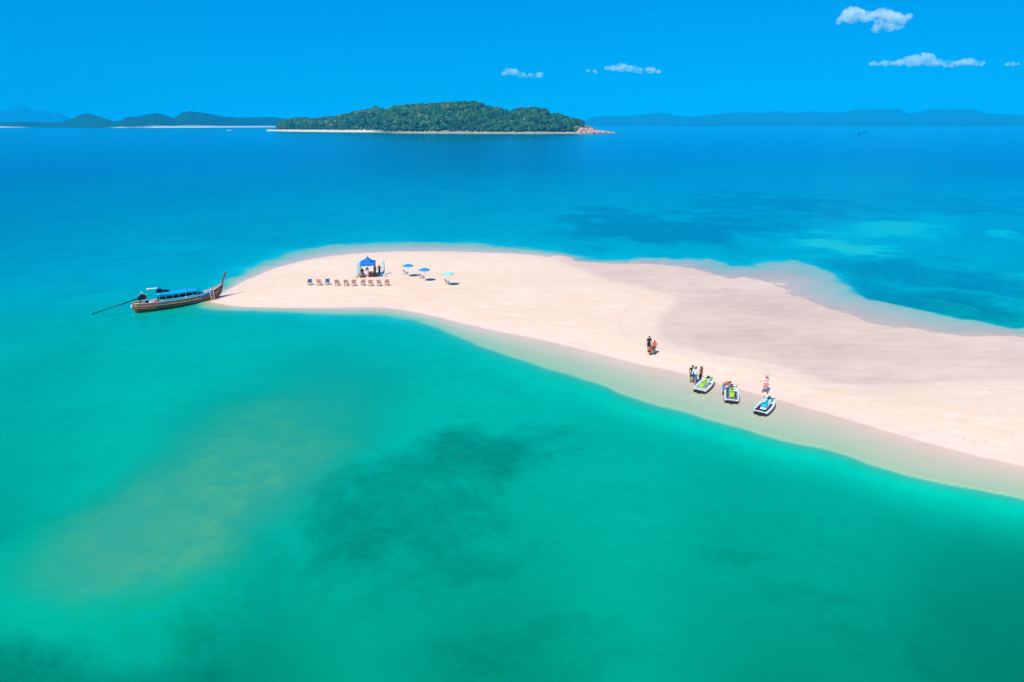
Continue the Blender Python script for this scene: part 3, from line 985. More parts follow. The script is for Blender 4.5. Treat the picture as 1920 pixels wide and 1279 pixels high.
def shorts(col, long=.75):
    return ('shorts', col, {'pelvis-spine': (0, .35), 'pelvis-hiL': (0, 1), 'pelvis-hiR': (0, 1), 'hiL-knL': (0, long), 'hiR-knR': (0, long)}, .016)


def trousers(col):
    return ('trousers', col, {'pelvis-spine': (0, .35), 'pelvis-hiL': (0, 1), 'pelvis-hiR': (0, 1), 'hiL-knL': (0, 1), 'hiR-knR': (0, 1), 'knL-anL': (0, .9), 'knR-anR': (0, .9)}, .014)


def shirt(col, sleeve=.6):
    return ('shirt', col, {'pelvis-spine': (.3, 1), 'spine-chest': (0, 1), 'chest-neck': (0, .55), 'chest-shL': (0, 1), 'chest-shR': (0, 1), 'shL-elL': (0, sleeve), 'shR-elR': (0, sleeve),
            'elL-wrL': (0, 1 if sleeve > 1 else -1), 'elR-wrR': (0, 1 if sleeve > 1 else -1)}, .010)


def vest(col):
    return ('life_vest', col, {'pelvis-spine': (.35, 1), 'spine-chest': (0, 1), 'chest-neck': (0, .5), 'chest-shL': (0, .85), 'chest-shR': (0, .85)}, .045)


def stand(px, py, depth_ok=0.0):
    z = 0.0
    for _ in range(5):
        p = at(px, py, z); z = ground_z(p.x, p.y)
    return Vector((p.x, p.y, z))


BEND = dict(spine=(0, -.10, 1.08), chest=(0, -.28, 1.17), neck=(0, -.42, 1.22), head=(0, -.53, 1.27), crown=(0, -.585, 1.31), shL=(.18, -.36, 1.20), shR=(-.18, -.36, 1.20),
            elL=(.20, -.50, .97), elR=(-.20, -.50, .97), wrL=(.16, -.66, .80), wrR=(-.16, -.66, .80), haL=(.15, -.73, .76), haR=(-.15, -.73, .76), face=(0, -.75, -.6))
CROUCH = dict(pelvis=(0, .12, .36), spine=(0, .06, .50), chest=(0, -.06, .68), neck=(0, -.12, .82), head=(0, -.16, .94), crown=(0, -.17, 1.01), shL=(.18, -.08, .77), shR=(-.18, -.08, .77),
              elL=(.24, -.28, .62), elR=(-.24, -.28, .62), wrL=(.16, -.48, .55), wrR=(-.16, -.48, .55), haL=(.15, -.55, .52), haR=(-.15, -.55, .52),
              hiL=(.10, .10, .34), hiR=(-.10, .10, .34), knL=(.17, -.26, .50), knR=(-.17, -.26, .50), anL=(.12, .02, .09), anR=(-.12, .02, .09), toL=(.13, -.14, .035), toR=(-.13, -.14, .035))
ARM_OUT = dict(elR=(-.42, -.10, 1.30), wrR=(-.64, -.16, 1.28), haR=(-.72, -.18, 1.28))
WALK = dict(knL=(.10, -.16, .50), anL=(.10, -.10, .09), toL=(.11, -.26, .035), knR=(-.10, .05, .49), anR=(-.10, .26, .12), toR=(-.11, .12, .035), elL=(.25, .10, 1.13), wrL=(.25, .10, .89), haL=(.25, .10, .81))
SIT = dict(pelvis=(0, .10, .50), spine=(0, .10, .65), chest=(0, .08, .86), neck=(0, .06, 1.02), head=(0, .03, 1.145), crown=(0, .04, 1.22), shL=(.18, .07, .96), shR=(-.18, .07, .96),
           elL=(.24, -.02, .72), elR=(-.24, -.02, .72), wrL=(.17, -.24, .66), wrR=(-.17, -.24, .66), haL=(.16, -.32, .65), haR=(-.16, -.32, .65),
           hiL=(.09, .06, .48), hiR=(-.09, .06, .48), knL=(.12, -.34, .50), knR=(-.12, -.34, .50), anL=(.12, -.34, .09), anR=(-.12, -.34, .09), toL=(.13, -.50, .035), toR=(-.13, -.50, .035))

BLACK, NAVY, WHITE, ORANGE, RED, BLUE, PINK = (.015, .013, .016), (.02, .03, .09), (.80, .80, .80), (.85, .14, .04), (.55, .06, .04), (.03, .20, .42), (.80, .25, .32)
# three people on the ridge of the bar
person("standing person in black top and dark shorts behind the two orange life vests", stand(1216, 660), .3, None, wear=(shirt(BLACK), shorts(BLACK)), hair=(.02, .015, .01))
person("crouching person in orange life vest and navy shorts", stand(1218, 665.5), .9, CROUCH, wear=(vest(ORANGE), shorts(NAVY)), hair=(.25, .08, .03))
person("standing person in red-orange life vest and dark trousers beside a crouching one", stand(1226, 664.5), -.6, WALK, wear=(vest((.80, .11, .04)), trousers((.04, .03, .05))), hair=(.35, .10, .04), scale=.88)
# three people beside the first water scooter
person("person in black top and shorts seen from behind, leftmost by the lime water scooter", stand(1296.5, 718), math.pi - .2, None, wear=(shirt(BLACK), shorts(BLACK)))
person("person in loose white shirt and blue shorts wading by the water scooter", stand(1302.5, 720.5), math.pi - .7, WALK, wear=(shirt(WHITE, 1.1), shorts(BLUE)), hair=(.10, .05, .04))
person("person in red life vest and black shorts at the water scooter's side", stand(1312.5, 720), math.pi + .9, ARM_OUT, wear=(vest(RED), shorts(BLACK, .9)), hair=(.16, .04, .02))
# helper bending over the middle scooter
person("person in red-orange vest and bright blue shorts bending over a water scooter", stand(1355, 741), math.radians(62), BEND, wear=(vest((.62, .10, .05)), shorts((.03, .30, .60))), hair=(.06, .025, .015))
# walker by the teal scooter
person("person in white and pink long-sleeved top walking, arm held out", stand(1434, 738), .35, dict(ARM_OUT, **{k: WALK[k] for k in ('knL', 'anL', 'toL', 'knR', 'anR', 'toR')}),
       wear=(shirt((.85, .62, .66), 1.1), shorts(PINK, .55)), hair=(.10, .03, .02), hat=(.70, .42, .32))


# ---------------------------------------------------------------- water scooters
def scooter(label, stern, bow, main, accent, mat_col, seat_long):
    s, b_ = at(*stern), at(*bow)
    rz = math.atan2((b_ - s).y, (b_ - s).x)
    L = 3.25
    mid = s + (b_ - s).normalized() * L * .48
    t = thing("water_scooter", label, "jet ski", (mid.x, mid.y, 0.0), rz, "water scooters drawn up at the edge of the bar")
    white = pmat("scooter_white", (.82, .82, .84), .25, .03, 2, coat=.5)
    dark = pmat("scooter_dark", (.02, .022, .03), .45, .2, 5)
    lively = pmat("scooter_" + main[0], main[1], .45, .08, 3, coat=.2)
    pads = pmat("scooter_pad_" + accent[0], accent[1], .8, .2, 20)
    chrome = pmat("scooter_steel", (.55, .56, .58), .25, .05, 3, metal=.9)
    xs = [-1.6, -1.45, -1.0, -.4, .3, .9, 1.3, 1.52, 1.62]
    hw = [.50, .56, .60, .61, .58, .46, .28, .12, .03]
    keel = [-.22, -.24, -.26, -.27, -.25, -.17, -.02, .14, .26]
    deck = [.26, .27, .28, .30, .34, .42, .46, .46, .44]
    # lower hull
    rings = [[(x, -w, d), (x, -w * .98, d * .35 + k * .25), (x, -w * .45, k * .85), (x, 0, k), (x, w * .45, k * .85), (x, w * .98, d * .35 + k * .25), (x, w, d)] for x, w, k, d in zip(xs, hw, keel, deck)]
    h = MB().loft([[Vector(p) for p in r] for r in rings])
    h.build("hull", dark, t, True)
    # white deck with foot wells either side of the saddle mound
    rings = []
    for x, w, d in zip(xs, hw, deck):
        f = max(0, 1 - max(0, x - .2) / 1.2)
        inn = .26 if x < .6 else max(.02, w * .45)
        crownz = d + (.10 if x < -.9 else .20 + .14 * max(0, min(1, (x + .9) / 1.2)))
        if x > 1.2: crownz = d + .10 * (1.62 - x) / .4
        well = d + .07 - (.10 * f if -1.2 < x < .8 else 0)
        rings.append([Vector(p) for p in [(x, -w * 1.02, d - .05), (x, -w * 1.0, d + .10), (x, -w * .82, d + .12), (x, -w * .70, well), (x, -inn, well), (x, -inn * .75, crownz),
                                          (x, inn * .75, crownz), (x, inn, well), (x, w * .70, well), (x, w * .82, d + .12), (x, w * 1.0, d + .10), (x, w * 1.02, d - .05)]])
    MB().loft(rings).build("deck", white, t, False, .012)
    MB().loft([[Vector((x, y * w * 1.045, d - .13 + dz)) for y, dz in ((-1, 0), (-1, .05), (1, .05), (1, 0))] for x, w, d in zip(xs, hw, deck)]).build("bumper", dark, t)
    # stern boarding platform with its pad and step
    MB().box((-1.46, 0, .40), (.30, .92, .04)).build("boarding_pad", pads, t, False, .01)
    MB().box((-1.66, 0, .34), (.09, .80, .05)).build("stern_rail", white, t, False, .015)
    MB().lathe([(.10, -1.78), (.12, -1.60), (.12, -1.5)], 12, (0, 0, -.05), 'x').build("jet_nozzle", dark, t, True)
    for s_ in (-1, 1):
        MB().box((-.25, s_ * .40, .318), (1.35, .10, .016)).build("foot_pad", pads, t, False, .005)
    # saddle
    sx = [-1.05 - seat_long, -.85, -.4, .0, .35, .55]
    sw = [.17, .22, .21, .17, .15, .13]
    sz = [.54, .63, .65, .63, .69, .78]
    rings = [[Vector(p) for p in [(x, -w, .42), (x, -w * 1.02, z - .10), (x, -w * .7, z), (x, 0, z + .02), (x, w * .7, z), (x, w * 1.02, z - .10), (x, w, .42)]] for x, w, z in zip(sx, sw, sz)]
    st = MB().loft(rings).build("saddle", lively, t, True)
    for x in (-.62, -.05):
        MB().box((x, 0, .672), (.03, .30, .012)).build("saddle_seam", dark, st)
    # front hood, cowl and screen
    hx = [.50, .80, 1.10, 1.35, 1.55]
    hwid = [.27, .30, .25, .15, .04]
    hz = [.76, .73, .64, .57, .51]
    MB().loft([[Vector(p) for p in [(x, -w, .44), (x, -w * .8, z - .06), (x, -w * .3, z), (x, w * .3, z), (x, w * .8, z - .06), (x, w, .44)]] for x, w, z in zip(hx, hwid, hz)]).build("hood", lively, t, True)
    MB().loft([[Vector(p) for p in [(x, -w, z), (x, -w * .5, z + q), (x, w * .5, z + q), (x, w, z)]] for x, w, z, q in ((.52, .17, .76, .02), (.66, .18, .75, .13), (.86, .12, .71, .05))]).build("wind_screen", dark, t, True)
    MB().box((.42, 0, .79), (.22, .20, .12), (0, -.4, 0)).build("steering_column", dark, t, False, .03)
    hb = MB().tube([(.30, -.40, .86), (.38, -.22, .87), (.42, 0, .85), (.38, .22, .87), (.30, .40, .86)], .017, 8).build("handlebar", chrome, t, True)
    for s_ in (-1, 1):
        MB().tube([(.33, s_ * .27, .87), (.27, s_ * .42, .855)], .024, 8).build("grip", dark, hb, True)
        MB().box((.78, s_ * .34, .74), (.10, .16, .10), (0, 0, s_ * .25), .8).build("mirror", lively, t, False, .02)
        # stripe and emblem on the flank
        MB().box((.55, s_ * .535, .435), (.34, .014, .07), (0, -.06, s_ * -.24)).build("side_emblem", dark, t, False, .004)
    return t


LIME = ("lime", (.36, .60, .02)); TEAL = ("teal", (.0, .48, .52))
scooter("white and lime green water scooter with three people beside it", (1311, 736.5), (1334, 715.5), LIME, ("grey", (.50, .51, .55)), None, .3)
scooter("white and lime green water scooter seen stern-on with one person bending over it", (1371, 756), (1371.5, 734), LIME, ("charcoal", (.16, .16, .2)), None, .25)
scooter("white and teal water scooter with dark navy stern pad", (1425, 778), (1448, 754), TEAL, ("navy", (.012, .02, .06)), None, -.15)


# ---------------------------------------------------------------- deck chairs and sun shades
m_frame = pmat("chair_wood", (.42, .26, .17), .6, .25, 12)


def deck_chair(cloth_name, cloth_col, label, px, py, rz, group):
    t = thing("deck_chair", label, "deck chair", stand(px, py), rz, group)
    cl = pmat("sling_" + cloth_name, cloth_col, .8, .08, 10)
    # the back leans towards -Y, the seat looks towards +Y
    for s_ in (-1, 1):
        MB().tube([(s_ * .29, .48, .02), (s_ * .29, -.46, .96)], .020, 6).build("back_rail", m_frame, t, True)
        MB().tube([(s_ * .26, -.34, .02), (s_ * .26, .50, .40)], .020, 6).build("seat_rail", m_frame, t, True)
        MB().tube([(s_ * .27, -.40, .02), (s_ * .27, -.12, .62)], .017, 6).build("prop", m_frame, t, True)
    for y, z in ((-.46, .96), (.50, .40), (.48, .02), (-.34, .02)):
        MB().tube([(-.30, y, z), (.30, y, z)], .018, 6).build("cross_bar", m_frame, t, True)
    prof = [(-.46, .97), (-.36, .82), (-.24, .62), (-.10, .43), (.06, .31), (.22, .29), (.38, .34), (.50, .41)]
    MB().loft([[Vector((x, y, z)) for x in (-.245, -.12, 0, .12, .245)] for y, z in prof], closed=False).build("sling", cl, t, True, solid=.012)
    return t


CH_X = [581.6, 598.9, 614.4, 632.6, 650, 664.5, 680.4, 695.5, 711, 726.4]
CH_Y = [534.2, 534.4, 534.6, 535, 535.2, 535.6, 535.8, 535.8, 536, 536.2]
pink_lab = {1: "pinkish deck chair between the two blue deck chairs", 3: "pinkish deck chair just right of the second blue one", 4: "second of the seven adjoining pinkish deck chairs",
            5: "third of the seven adjoining pinkish deck chairs", 6: "pinkish deck chair in front of the tent, fourth of seven", 7: "fifth of the seven adjoining pinkish deck chairs",
            8: "second from last pinkish deck chair at the tent end of the row", 9: "last pinkish deck chair at the umbrella end of the row"}
for i, (x, y) in enumerate(zip(CH_X, CH_Y)):
    rz = .22 + random.Random(i).uniform(-.2, .2); x += random.Random(i + 9).uniform(-.8, .8); y += random.Random(i + 19).uniform(-.9, .9)
    if i in (0, 2):
        deck_chair("blue", (.0, .24, .68), "blue deck chair at the boat end of the row" if i == 0 else "second blue deck chair, third in the row", x, y, rz, "deck chairs in a row on the sand")
    else:
        k = random.Random(i + 40).uniform(.9, 1.1)
        deck_chair("rose%d" % (i % 3), (.72 * k, .44 * k, .39 * k), pink_lab[i], x, y, rz, "deck chairs in a row on the sand")


def sun_umbrella(label, px, py, col, cname, h=2.0, r=.88):
    t = thing("beach_umbrella", label, "umbrella", stand(px, py), .2, "beach umbrellas east of the tent")
    pole = pmat("umbrella_pole", (.75, .75, .75), .35, .05, 4, metal=.3)
    MB().tube([(0, 0, -.15), (0, 0, h + .05)], .018, 8).build("pole", pole, t, True)
    cl = pmat("umbrella_" + cname, col, .75, .06, 5)
    for k in range(8):
        a0, a1 = 2 * math.pi * k / 8, 2 * math.pi * (k + 1) / 8
        rows_ = []
        for q in (0.02, .35, .7, 1.0):
            z = h - .30 * q ** 1.35
            am = (a0 + a1) / 2
            rows_.append([Vector((math.cos(a0) * r * q, math.sin(a0) * r * q, z)), Vector((math.cos(am) * r * q * .94, math.sin(am) * r * q * .94, z + .02 * q)), Vector((math.cos(a1) * r * q, math.sin(a1) * r * q, z))])
        rows_.append([p + Vector((0, 0, -.07)) for p in rows_[-1]])
        g = MB().loft(rows_, closed=False).build("gore", cl, t, True, solid=.006)
        MB().tube([(0, 0, h - .03), (math.cos(a0) * r * .97, math.sin(a0) * r * .97, h - .32)], .006, 4).build("rib", pole, g)
    MB().ball((0, 0, h + .04), .03, 8, 4).build("finial", pole, t, True)
    return t


sun_umbrella("blue beach umbrella nearest the tent", 766, 519.5, (.0, .30, .62), "blue", 2.0, .80)
sun_umbrella("blue beach umbrella between the other blue one and the mint one", 796.5, 527.8, (.0, .29, .62), "blue", 2.0, .80)
sun_umbrella("pale mint green beach umbrella", 841, 536, (.30, .80, .62), "mint", 2.0, .80)
for lab, x, y in (("blue deck chair under the umbrella nearest the tent", 760, 514.5), ("blue deck chair under the second blue umbrella", 790.5, 522), ("blue deck chair under the mint green umbrella", 838, 532.5)):
    c = deck_chair("blue", (.0, .24, .68), lab, x, y, -.9, "deck chairs under umbrellas"); c.scale = (.8, .8, .8)

# ---------------------------------------------------------------- tent with its table, coolers and people
tp = stand(691, 517.5)
t = thing("gazebo_tent", "blue peaked pop-up tent on four legs", "tent", tp, math.radians(10))
cl = pmat("tent_blue", (.0, .17, .62), .7, .08, 4); steel = pmat("tent_steel", (.55, .56, .58), .4, .1, 4, metal=.5); tdark = pmat("tent_leg", (.03, .06, .14), .5, .1, 4)
W, EAVE, TOP = 1.12, 2.15, 3.0
for k in range(4):
    a = math.pi / 4 + k * math.pi / 2
    c0 = Vector((math.cos(a), math.sin(a), 0)) * W * math.sqrt(2); c1 = Vector((math.cos(a + math.pi / 2), math.sin(a + math.pi / 2), 0)) * W * math.sqrt(2)
    rows_ = []
    for q in (0, .2, .45, .75, 1):
        z = EAVE + (TOP - EAVE) * (1 - q) ** 1.9
        p0, p1 = c0 * q, c1 * q
        m_ = (p0 + p1) / 2
        rows_.append([Vector((p0.x, p0.y, z)), Vector((m_.x, m_.y, z - .04 * q * (1 - q) * 4)), Vector((p1.x, p1.y, z))])
    MB().loft(rows_, closed=False).build("roof_panel", cl, t, True, solid=.008)
    e0, e1 = c0 * 1.01, c1 * 1.01
    vr = []
    for z in (EAVE + .02, EAVE - .28, EAVE - .42):
        vr.append([Vector((*(e0.lerp(e1, q).xy), z + (.05 * math.sin(q * math.pi * 6) if z < EAVE - .4 else 0))) for q in np.linspace(0, 1, 13)])
    MB().loft(vr, closed=False).build("valance", cl, t, True, solid=.008)
    MB().box((c0.x * .97, c0.y * .97, EAVE / 2), (.05, .05, EAVE)).build("leg", tdark, t, False, .006)
    MB().tube([(c0.x * .97, c0.y * .97, EAVE - .06), (c1.x * .97, c1.y * .97, EAVE - .06)], .018, 6).build("truss", steel, t)
MB().ball((0, 0, TOP + .02), .05, 8, 4).build("finial", tdark, t, True)


def near_tent(dx, dy):
    return Vector((tp.x + dx, tp.y + dy, ground_z(tp.x + dx, tp.y + dy)))


tb = thing("folding_table", "table with dark red cloth under the tent", "table", near_tent(.62, -.5), 0)
MB().box((0, 0, .72), (.85, .6, .04)).build("table_top", pmat("table_top", (.5, .48, .45), .6, .1), tb, False, .006)
MB().loft([[Vector((x * k, y * k, z)) for x, y in ((-.44, -.32), (.44, -.32), (.44, .32), (-.44, .32))] for z, k in ((.755, 1), (.745, 1.01), (.4, 1.03), (.08, 1.05))], cap=False).build("table_cloth", pmat("cloth_maroon", (.09, .012, .02), .85, .2, 6), tb, False, solid=.01)
for sx, sy in ((-1, -1), (1, -1), (1, 1), (-1, 1)):
    MB().tube([(sx * .36, sy * .24, 0), (sx * .36, sy * .24, .71)], .015, 6).build("leg", steel, tb)
for lab, dx, dy, col, s in (("dark cool box in front of the table's end", 1.45, -.35, (.02, .03, .05), (.6, .4, .45)), ("blue cool box at the outer end of the tent", 1.95, -.25, (.02, .16, .30), (.55, .38, .42)),
                            ("pale cool box beside the blue cool box", 2.45, -.35, (.45, .55, .72), (.45, .34, .34))):
    cb = thing("cool_box", lab, "cool box", near_tent(dx, dy), .1, "cool boxes at the tent")
    mt = pmat("box_%d" % int(col[2] * 100), col, .5, .08, 5)
    MB().box((0, 0, s[2] * .42), (s[0], s[1], s[2] * .84), taper=1.05).build("box", mt, cb, False, .03)
    MB().box((0, 0, s[2] * .90), (s[0] * 1.08, s[1] * 1.08, s[2] * .13)).build("lid", pmat("lid_%d" % int(col[2] * 100), tuple(min(1, c * 1.3 + .02) for c in col), .5, .05), cb, False, .02)
    MB().tube([(-s[0] * .56, -s[1] * .3, s[2] * .6), (-s[0] * .66, 0, s[2] * .8), (-s[0] * .56, s[1] * .3, s[2] * .6)], .012, 6).build("handle", steel, cb)
bk = thing("wicker_basket", "round brown basket at the tent's near corner", "basket", near_tent(-.75, -1.0), 0)
wk = pmat("wicker", (.20, .10, .06), .9, .4, 30, bump=.01)
MB().lathe([(.30, 0), (.40, .16), (.42, .30), (.38, .30), (.36, .06)], 18).build("bowl", wk, bk, True)
MB().lathe([(.40, .29), (.44, .31), (.44, .35), (.40, .36)], 18).build("rim", wk, bk, True)
person("person in dark shirt seated under the tent's boat-side edge", near_tent(-.80, -.25), .5, SIT, wear=(shirt((.03, .02, .06)), trousers((.02, .05, .10))))
st_ = thing("beach_stool", "low dark stool under the seated person in the tent", "stool", near_tent(-.80, -.25), .5)
MB().lathe([(.17, .36), (.19, .37), (.19, .40), (.05, .405)], 14, (0, .10, 0)).build("seat", tdark, st_, True)
for k in range(3):
    a = k * 2.1
    MB().tube([(.17 * math.cos(a), .10 + .17 * math.sin(a), 0), (.10 * math.cos(a), .10 + .10 * math.sin(a), .37)], .014, 6).build("leg", steel, st_)
person("person in long white skirt and blue-grey top standing under the tent", near_tent(.02, -.75), .2, None, wear=(shirt((.16, .20, .36)), trousers((.75, .72, .85))), hair=(.03, .015, .02), scale=.95, long_hair=True)
person("person in blue shirt and black trousers at the tent's outer leg", near_tent(1.05, -.2), -.5, None, wear=(shirt((.02, .14, .32)), trousers(BLACK)))
person("person in dark navy clothes standing just outside the tent", near_tent(1.65, .2), -.2, WALK, wear=(shirt(NAVY), trousers((.015, .015, .03))), scale=.98)


def feather_banner(label, px, py, h, lean):
    t = thing("feather_banner", label, "banner", stand(px, py), .1, "feather banners beside the tent")
    MB().tube([(0, 0, -.1), (0, 0, h * .75), (.05 * lean, 0, h * .92), (.22 * lean, 0, h)], [.02, .016, .012, .008], 6).build("pole", steel, t, True)
    rows_ = []
    for q in np.linspace(0, 1, 9):
        z = .35 + (h - .37) * q
        wd = .36 * (1 - max(0, q - .7) ** 2 * 6) if q < 1 else .16
        bow = .05 * math.sin(q * 5)
        x0 = .0 if q < .75 else .22 * lean * ((q - .75) / .25) ** 2
        rows_.append([Vector((x0 + lean * wd * k, bow * k, z)) for k in (0.03, .35, .7, 1)])
    MB().loft(rows_, closed=False).build("sail", pmat("banner_cloth", (.55, .72, .86), .7, .3, 1.6), t, True, solid=.005)
    MB().box((0, 0, .03), (.4, .4, .05)).build("base", tdark, t, False, .01)
    return t


feather_banner("pale blue feather banner at the boat side of the tent", 669.5, 520, 2.6, 1)
feather_banner("second pale blue feather banner, close by the tent's leg", 674.5, 517.5, 2.5, 1)
feather_banner("pale feather banner standing beyond the cool boxes", 722, 515, 2.4, -1)


# ---------------------------------------------------------------- long-tail boat drawn up on the tip of the bar
BH = math.radians(34)
b_org = at(250, 579.5) + Vector((math.cos(BH), math.sin(BH), 0)) * 5.2 * 1.055
boat = thing("longtail_boat", "wooden long-tail boat with blue awning, bow run up on the sand tip", "boat", (b_org.x, b_org.y, -.07), BH)
wood, nt, out = node_mat("boat_wood")
tc = add_node(nt, "ShaderNodeTexCoord")
nb_ = noise(nt, mapped(nt, tc.outputs['Object'], (.8, 8, 14)), 1.0, 5, .65)
nb2 = noise(nt, tc.outputs['Object'], 1.6, 4, .6)
wc = mixc(nt, (.11, .040, .024, 1), (.25, .105, .065, 1), ramp(nt, nb_, [(.3, 0), (.7, 1)]))
wc = mixc(nt, wc, (.34, .19, .14, 1), ramp(nt, nb2, [(.55, 0), (.8, .6)]))
bb = add_node(nt, "ShaderNodeBsdfPrincipled"); bb.inputs['Roughness'].default_value = .6
nt.links.new(wc, bb.inputs['Base Color']); nt.links.new(bb.outputs[0], out.inputs['Surface'])
trim = pmat("boat_trim", (.55, .45, .40), .6, .2, 5)
deckm = pmat("boat_deck", (.58, .44, .38), .7, .2, 4)
cyan = pmat("boat_cyan", (.0, .42, .55), .5, .08, 4)
tarp = pmat("boat_tarp", (.0, .32, .66), .6, .12, 3)
shade = pmat("boat_tarp_and_shade", (.01, .015, .05), .9, .2, 4)  # near-black: dark cloth, and the shade under the roof put into the colour
iron = pmat("boat_iron", (.02, .02, .028), .45, .25, 8, metal=.4)
redb = pmat("boat_red", (.62, .09, .03), .6, .15, 4)
whitep = pmat("boat_white", (.72, .74, .76), .5, .08, 4)
SX = [-5.2, -4.8, -4.0, -3.0, -1.8, -.5, .8, 2.0, 3.0, 3.8, 4.4, 4.8, 5.05]
SW = [.52, .66, .80, .90, .95, .97, .95, .88, .74, .56, .36, .18, .05]
SS = [.82, .79, .75, .72, .71, .72, .77, .90, 1.10, 1.34, 1.58, 1.80, 1.98]
SK = [-.10, -.26, -.34, -.36, -.36, -.35, -.34, -.28, -.16, .0, .24, .75, 1.6]
itp = lambda x, a: float(np.interp(x, SX, a))


def sec(x, off=0.0, top=0.0):
    w, s_, k = itp(x, SW) + off, itp(x, SS) + top, itp(x, SK)
    h = s_ - k
    return [Vector((x, -w, s_)), Vector((x, -w * .96, k + h * .55)), Vector((x, -w * .80, k + h * .25)), Vector((x, -w * .42, k + h * .05)), Vector((x, 0, k)),
            Vector((x, w * .42, k + h * .05)), Vector((x, w * .80, k + h * .25)), Vector((x, w * .96, k + h * .55)), Vector((x, w, s_))]


hull = MB().loft([sec(x) for x in SX], closed=False)
hull.add(sec(-5.2), [tuple(range(9))])
hull.build("hull", wood, boat, True, solid=.05)
for i_, zf in enumerate((.40, .66)):                      # rubbing strakes
    for s_ in (-1, 1):
        pts = []
        for x in SX[:-1]:
            k, s2, w = itp(x, SK), itp(x, SS), itp(x, SW)
            pts.append((x, s_ * (w * (.885 + .115 * zf) + .035), k + (s2 - k) * zf))
        MB().tube(pts, .022, 5).build("strake", trim if i_ else wood, boat, True)
for s_ in (-1, 1):
    MB().tube([(x, s_ * (itp(x, SW) + .02), itp(x, SS) + .02) for x in SX], .042, 6).build("gunwale", trim, boat, True)
low = MB()
rgs = []
for x in (-5.23, -4.8, -4.0, -3.2, -2.4):
    w, k, s2 = itp(x, SW), itp(x, SK), itp(x, SS)
    top = .24 - .16 * (x + 5.23) / 2.8
    f = max(.05, (top - k) / (s2 - k))
    wt = w * (.80 + .16 * min(1, (f - .25) / .3)) + .045
    rgs.append([Vector((x, -wt, top)), Vector((x, -w * .82 - .04, k + (s2 - k) * .25)), Vector((x, -w * .42, k - .04 + (s2 - k) * .05)), Vector((x, w * .42, k - .04 + (s2 - k) * .05)), Vector((x, w * .82 + .04, k + (s2 - k) * .25)), Vector((x, wt, top))])
low.loft(rgs, closed=False).build("red_bottom_paint", redb, boat, True, solid=.02)
# decks of planks
for i_, (x0, x1, dz) in enumerate(((-5.1, -2.4, -.16), (-2.4, 2.1, -.42), (2.1, 4.7, -.10))):
    n = int((x1 - x0) / .3)
    for k in range(n):
        xa, xb = x0 + (x1 - x0) * k / n, x0 + (x1 - x0) * (k + 1) / n - .015
        wa, wb = itp(xa, SW) - .05, itp(xb, SW) - .05
        za, zb = itp(xa, SS) + dz, itp(xb, SS) + dz
        MB().add([(xa, -wa, za), (xb, -wb, zb), (xb, wb, zb), (xa, wa, za), (xa, -wa, za - .03), (xb, -wb, zb - .03), (xb, wb, zb - .03), (xa, wa, za - .03)],
                 [(0, 1, 2, 3), (7, 6, 5, 4), (0, 4, 5, 1), (1, 5, 6, 2), (2, 6, 7, 3), (3, 7, 4, 0)]).build("deck_plank", deckm, boat)
for x in (-1.6, -.7, .2, 1.1, 2.5, 3.1, 3.6):
    w = itp(x, SW) - .08
    MB().box((x, 0, itp(x, SS) - .06 if x < 2 else itp(x, SS) + .03), (.26, w * 2, .05)).build("thwart", trim if x > 2 else shade, boat, False, .008)  # thwarts below the roof coloured near-black to stand for the shade there
# awning: cyan coaming, posts, window gaps, blue roof
R0, R1 = -2.35, 2.05
for s_ in (-1, 1):
    MB().loft([[Vector((x, s_ * (itp(x, SW) - .01), itp(x, SS) + z)) for z in (.03, .30)] for x in np.linspace(R0, R1, 9)], closed=False).build("coaming", cyan, boat, True, solid=.03)
    MB().loft([[Vector((x, s_ * .86, 1.50 + .04 * math.sin(x) + z)) for z in (-.10, .16)] for x in np.linspace(R0 - .1, R1 + .1, 9)], closed=False).build("roof_skirt", cyan, boat, True, solid=.02)
    for x in np.linspace(R0, R1, 7):
        MB().tube([(x, s_ * (itp(x, SW) - .03), itp(x, SS)), (x, s_ * .85, 1.56)], .032, 6).build("awning_post", cyan, boat, True)
MB().loft([[Vector((x, .80, z)) for z in (.80, 1.50)] for x in np.linspace(R0, R1, 6)], closed=False).build("lowered_side_tarp", shade, boat, True, solid=.01)  # far-side tarp; its near-black also paints in the shade of the interior
rf = MB().loft([[Vector((x, y, 1.60 + .17 * (1 - (y / .92) ** 2) + .03 * math.sin(x * 2.1))) for y in np.linspace(-.92, .92, 9)] for x in np.linspace(R0 - .2, R1 + .2, 14)], closed=False).build("awning_roof", tarp, boat, True, solid=.025)
for x in np.linspace(R0, R1, 7):
    MB().tube([(x, y, 1.615 + .17 * (1 - (y / .92) ** 2) + .03 * math.sin(x * 2.1)) for y in np.linspace(-.9, .9, 9)], .018, 5).build("roof_batten", cyan, rf, True)
MB().loft([[Vector((x, -itp(x, SW) - .07, itp(x, SS) + z)) for z in (-.22, -.02, .16)] for x in np.linspace(2.15, 3.75, 7)], closed=False).build("side_tarp", tarp, boat, True, solid=.02)
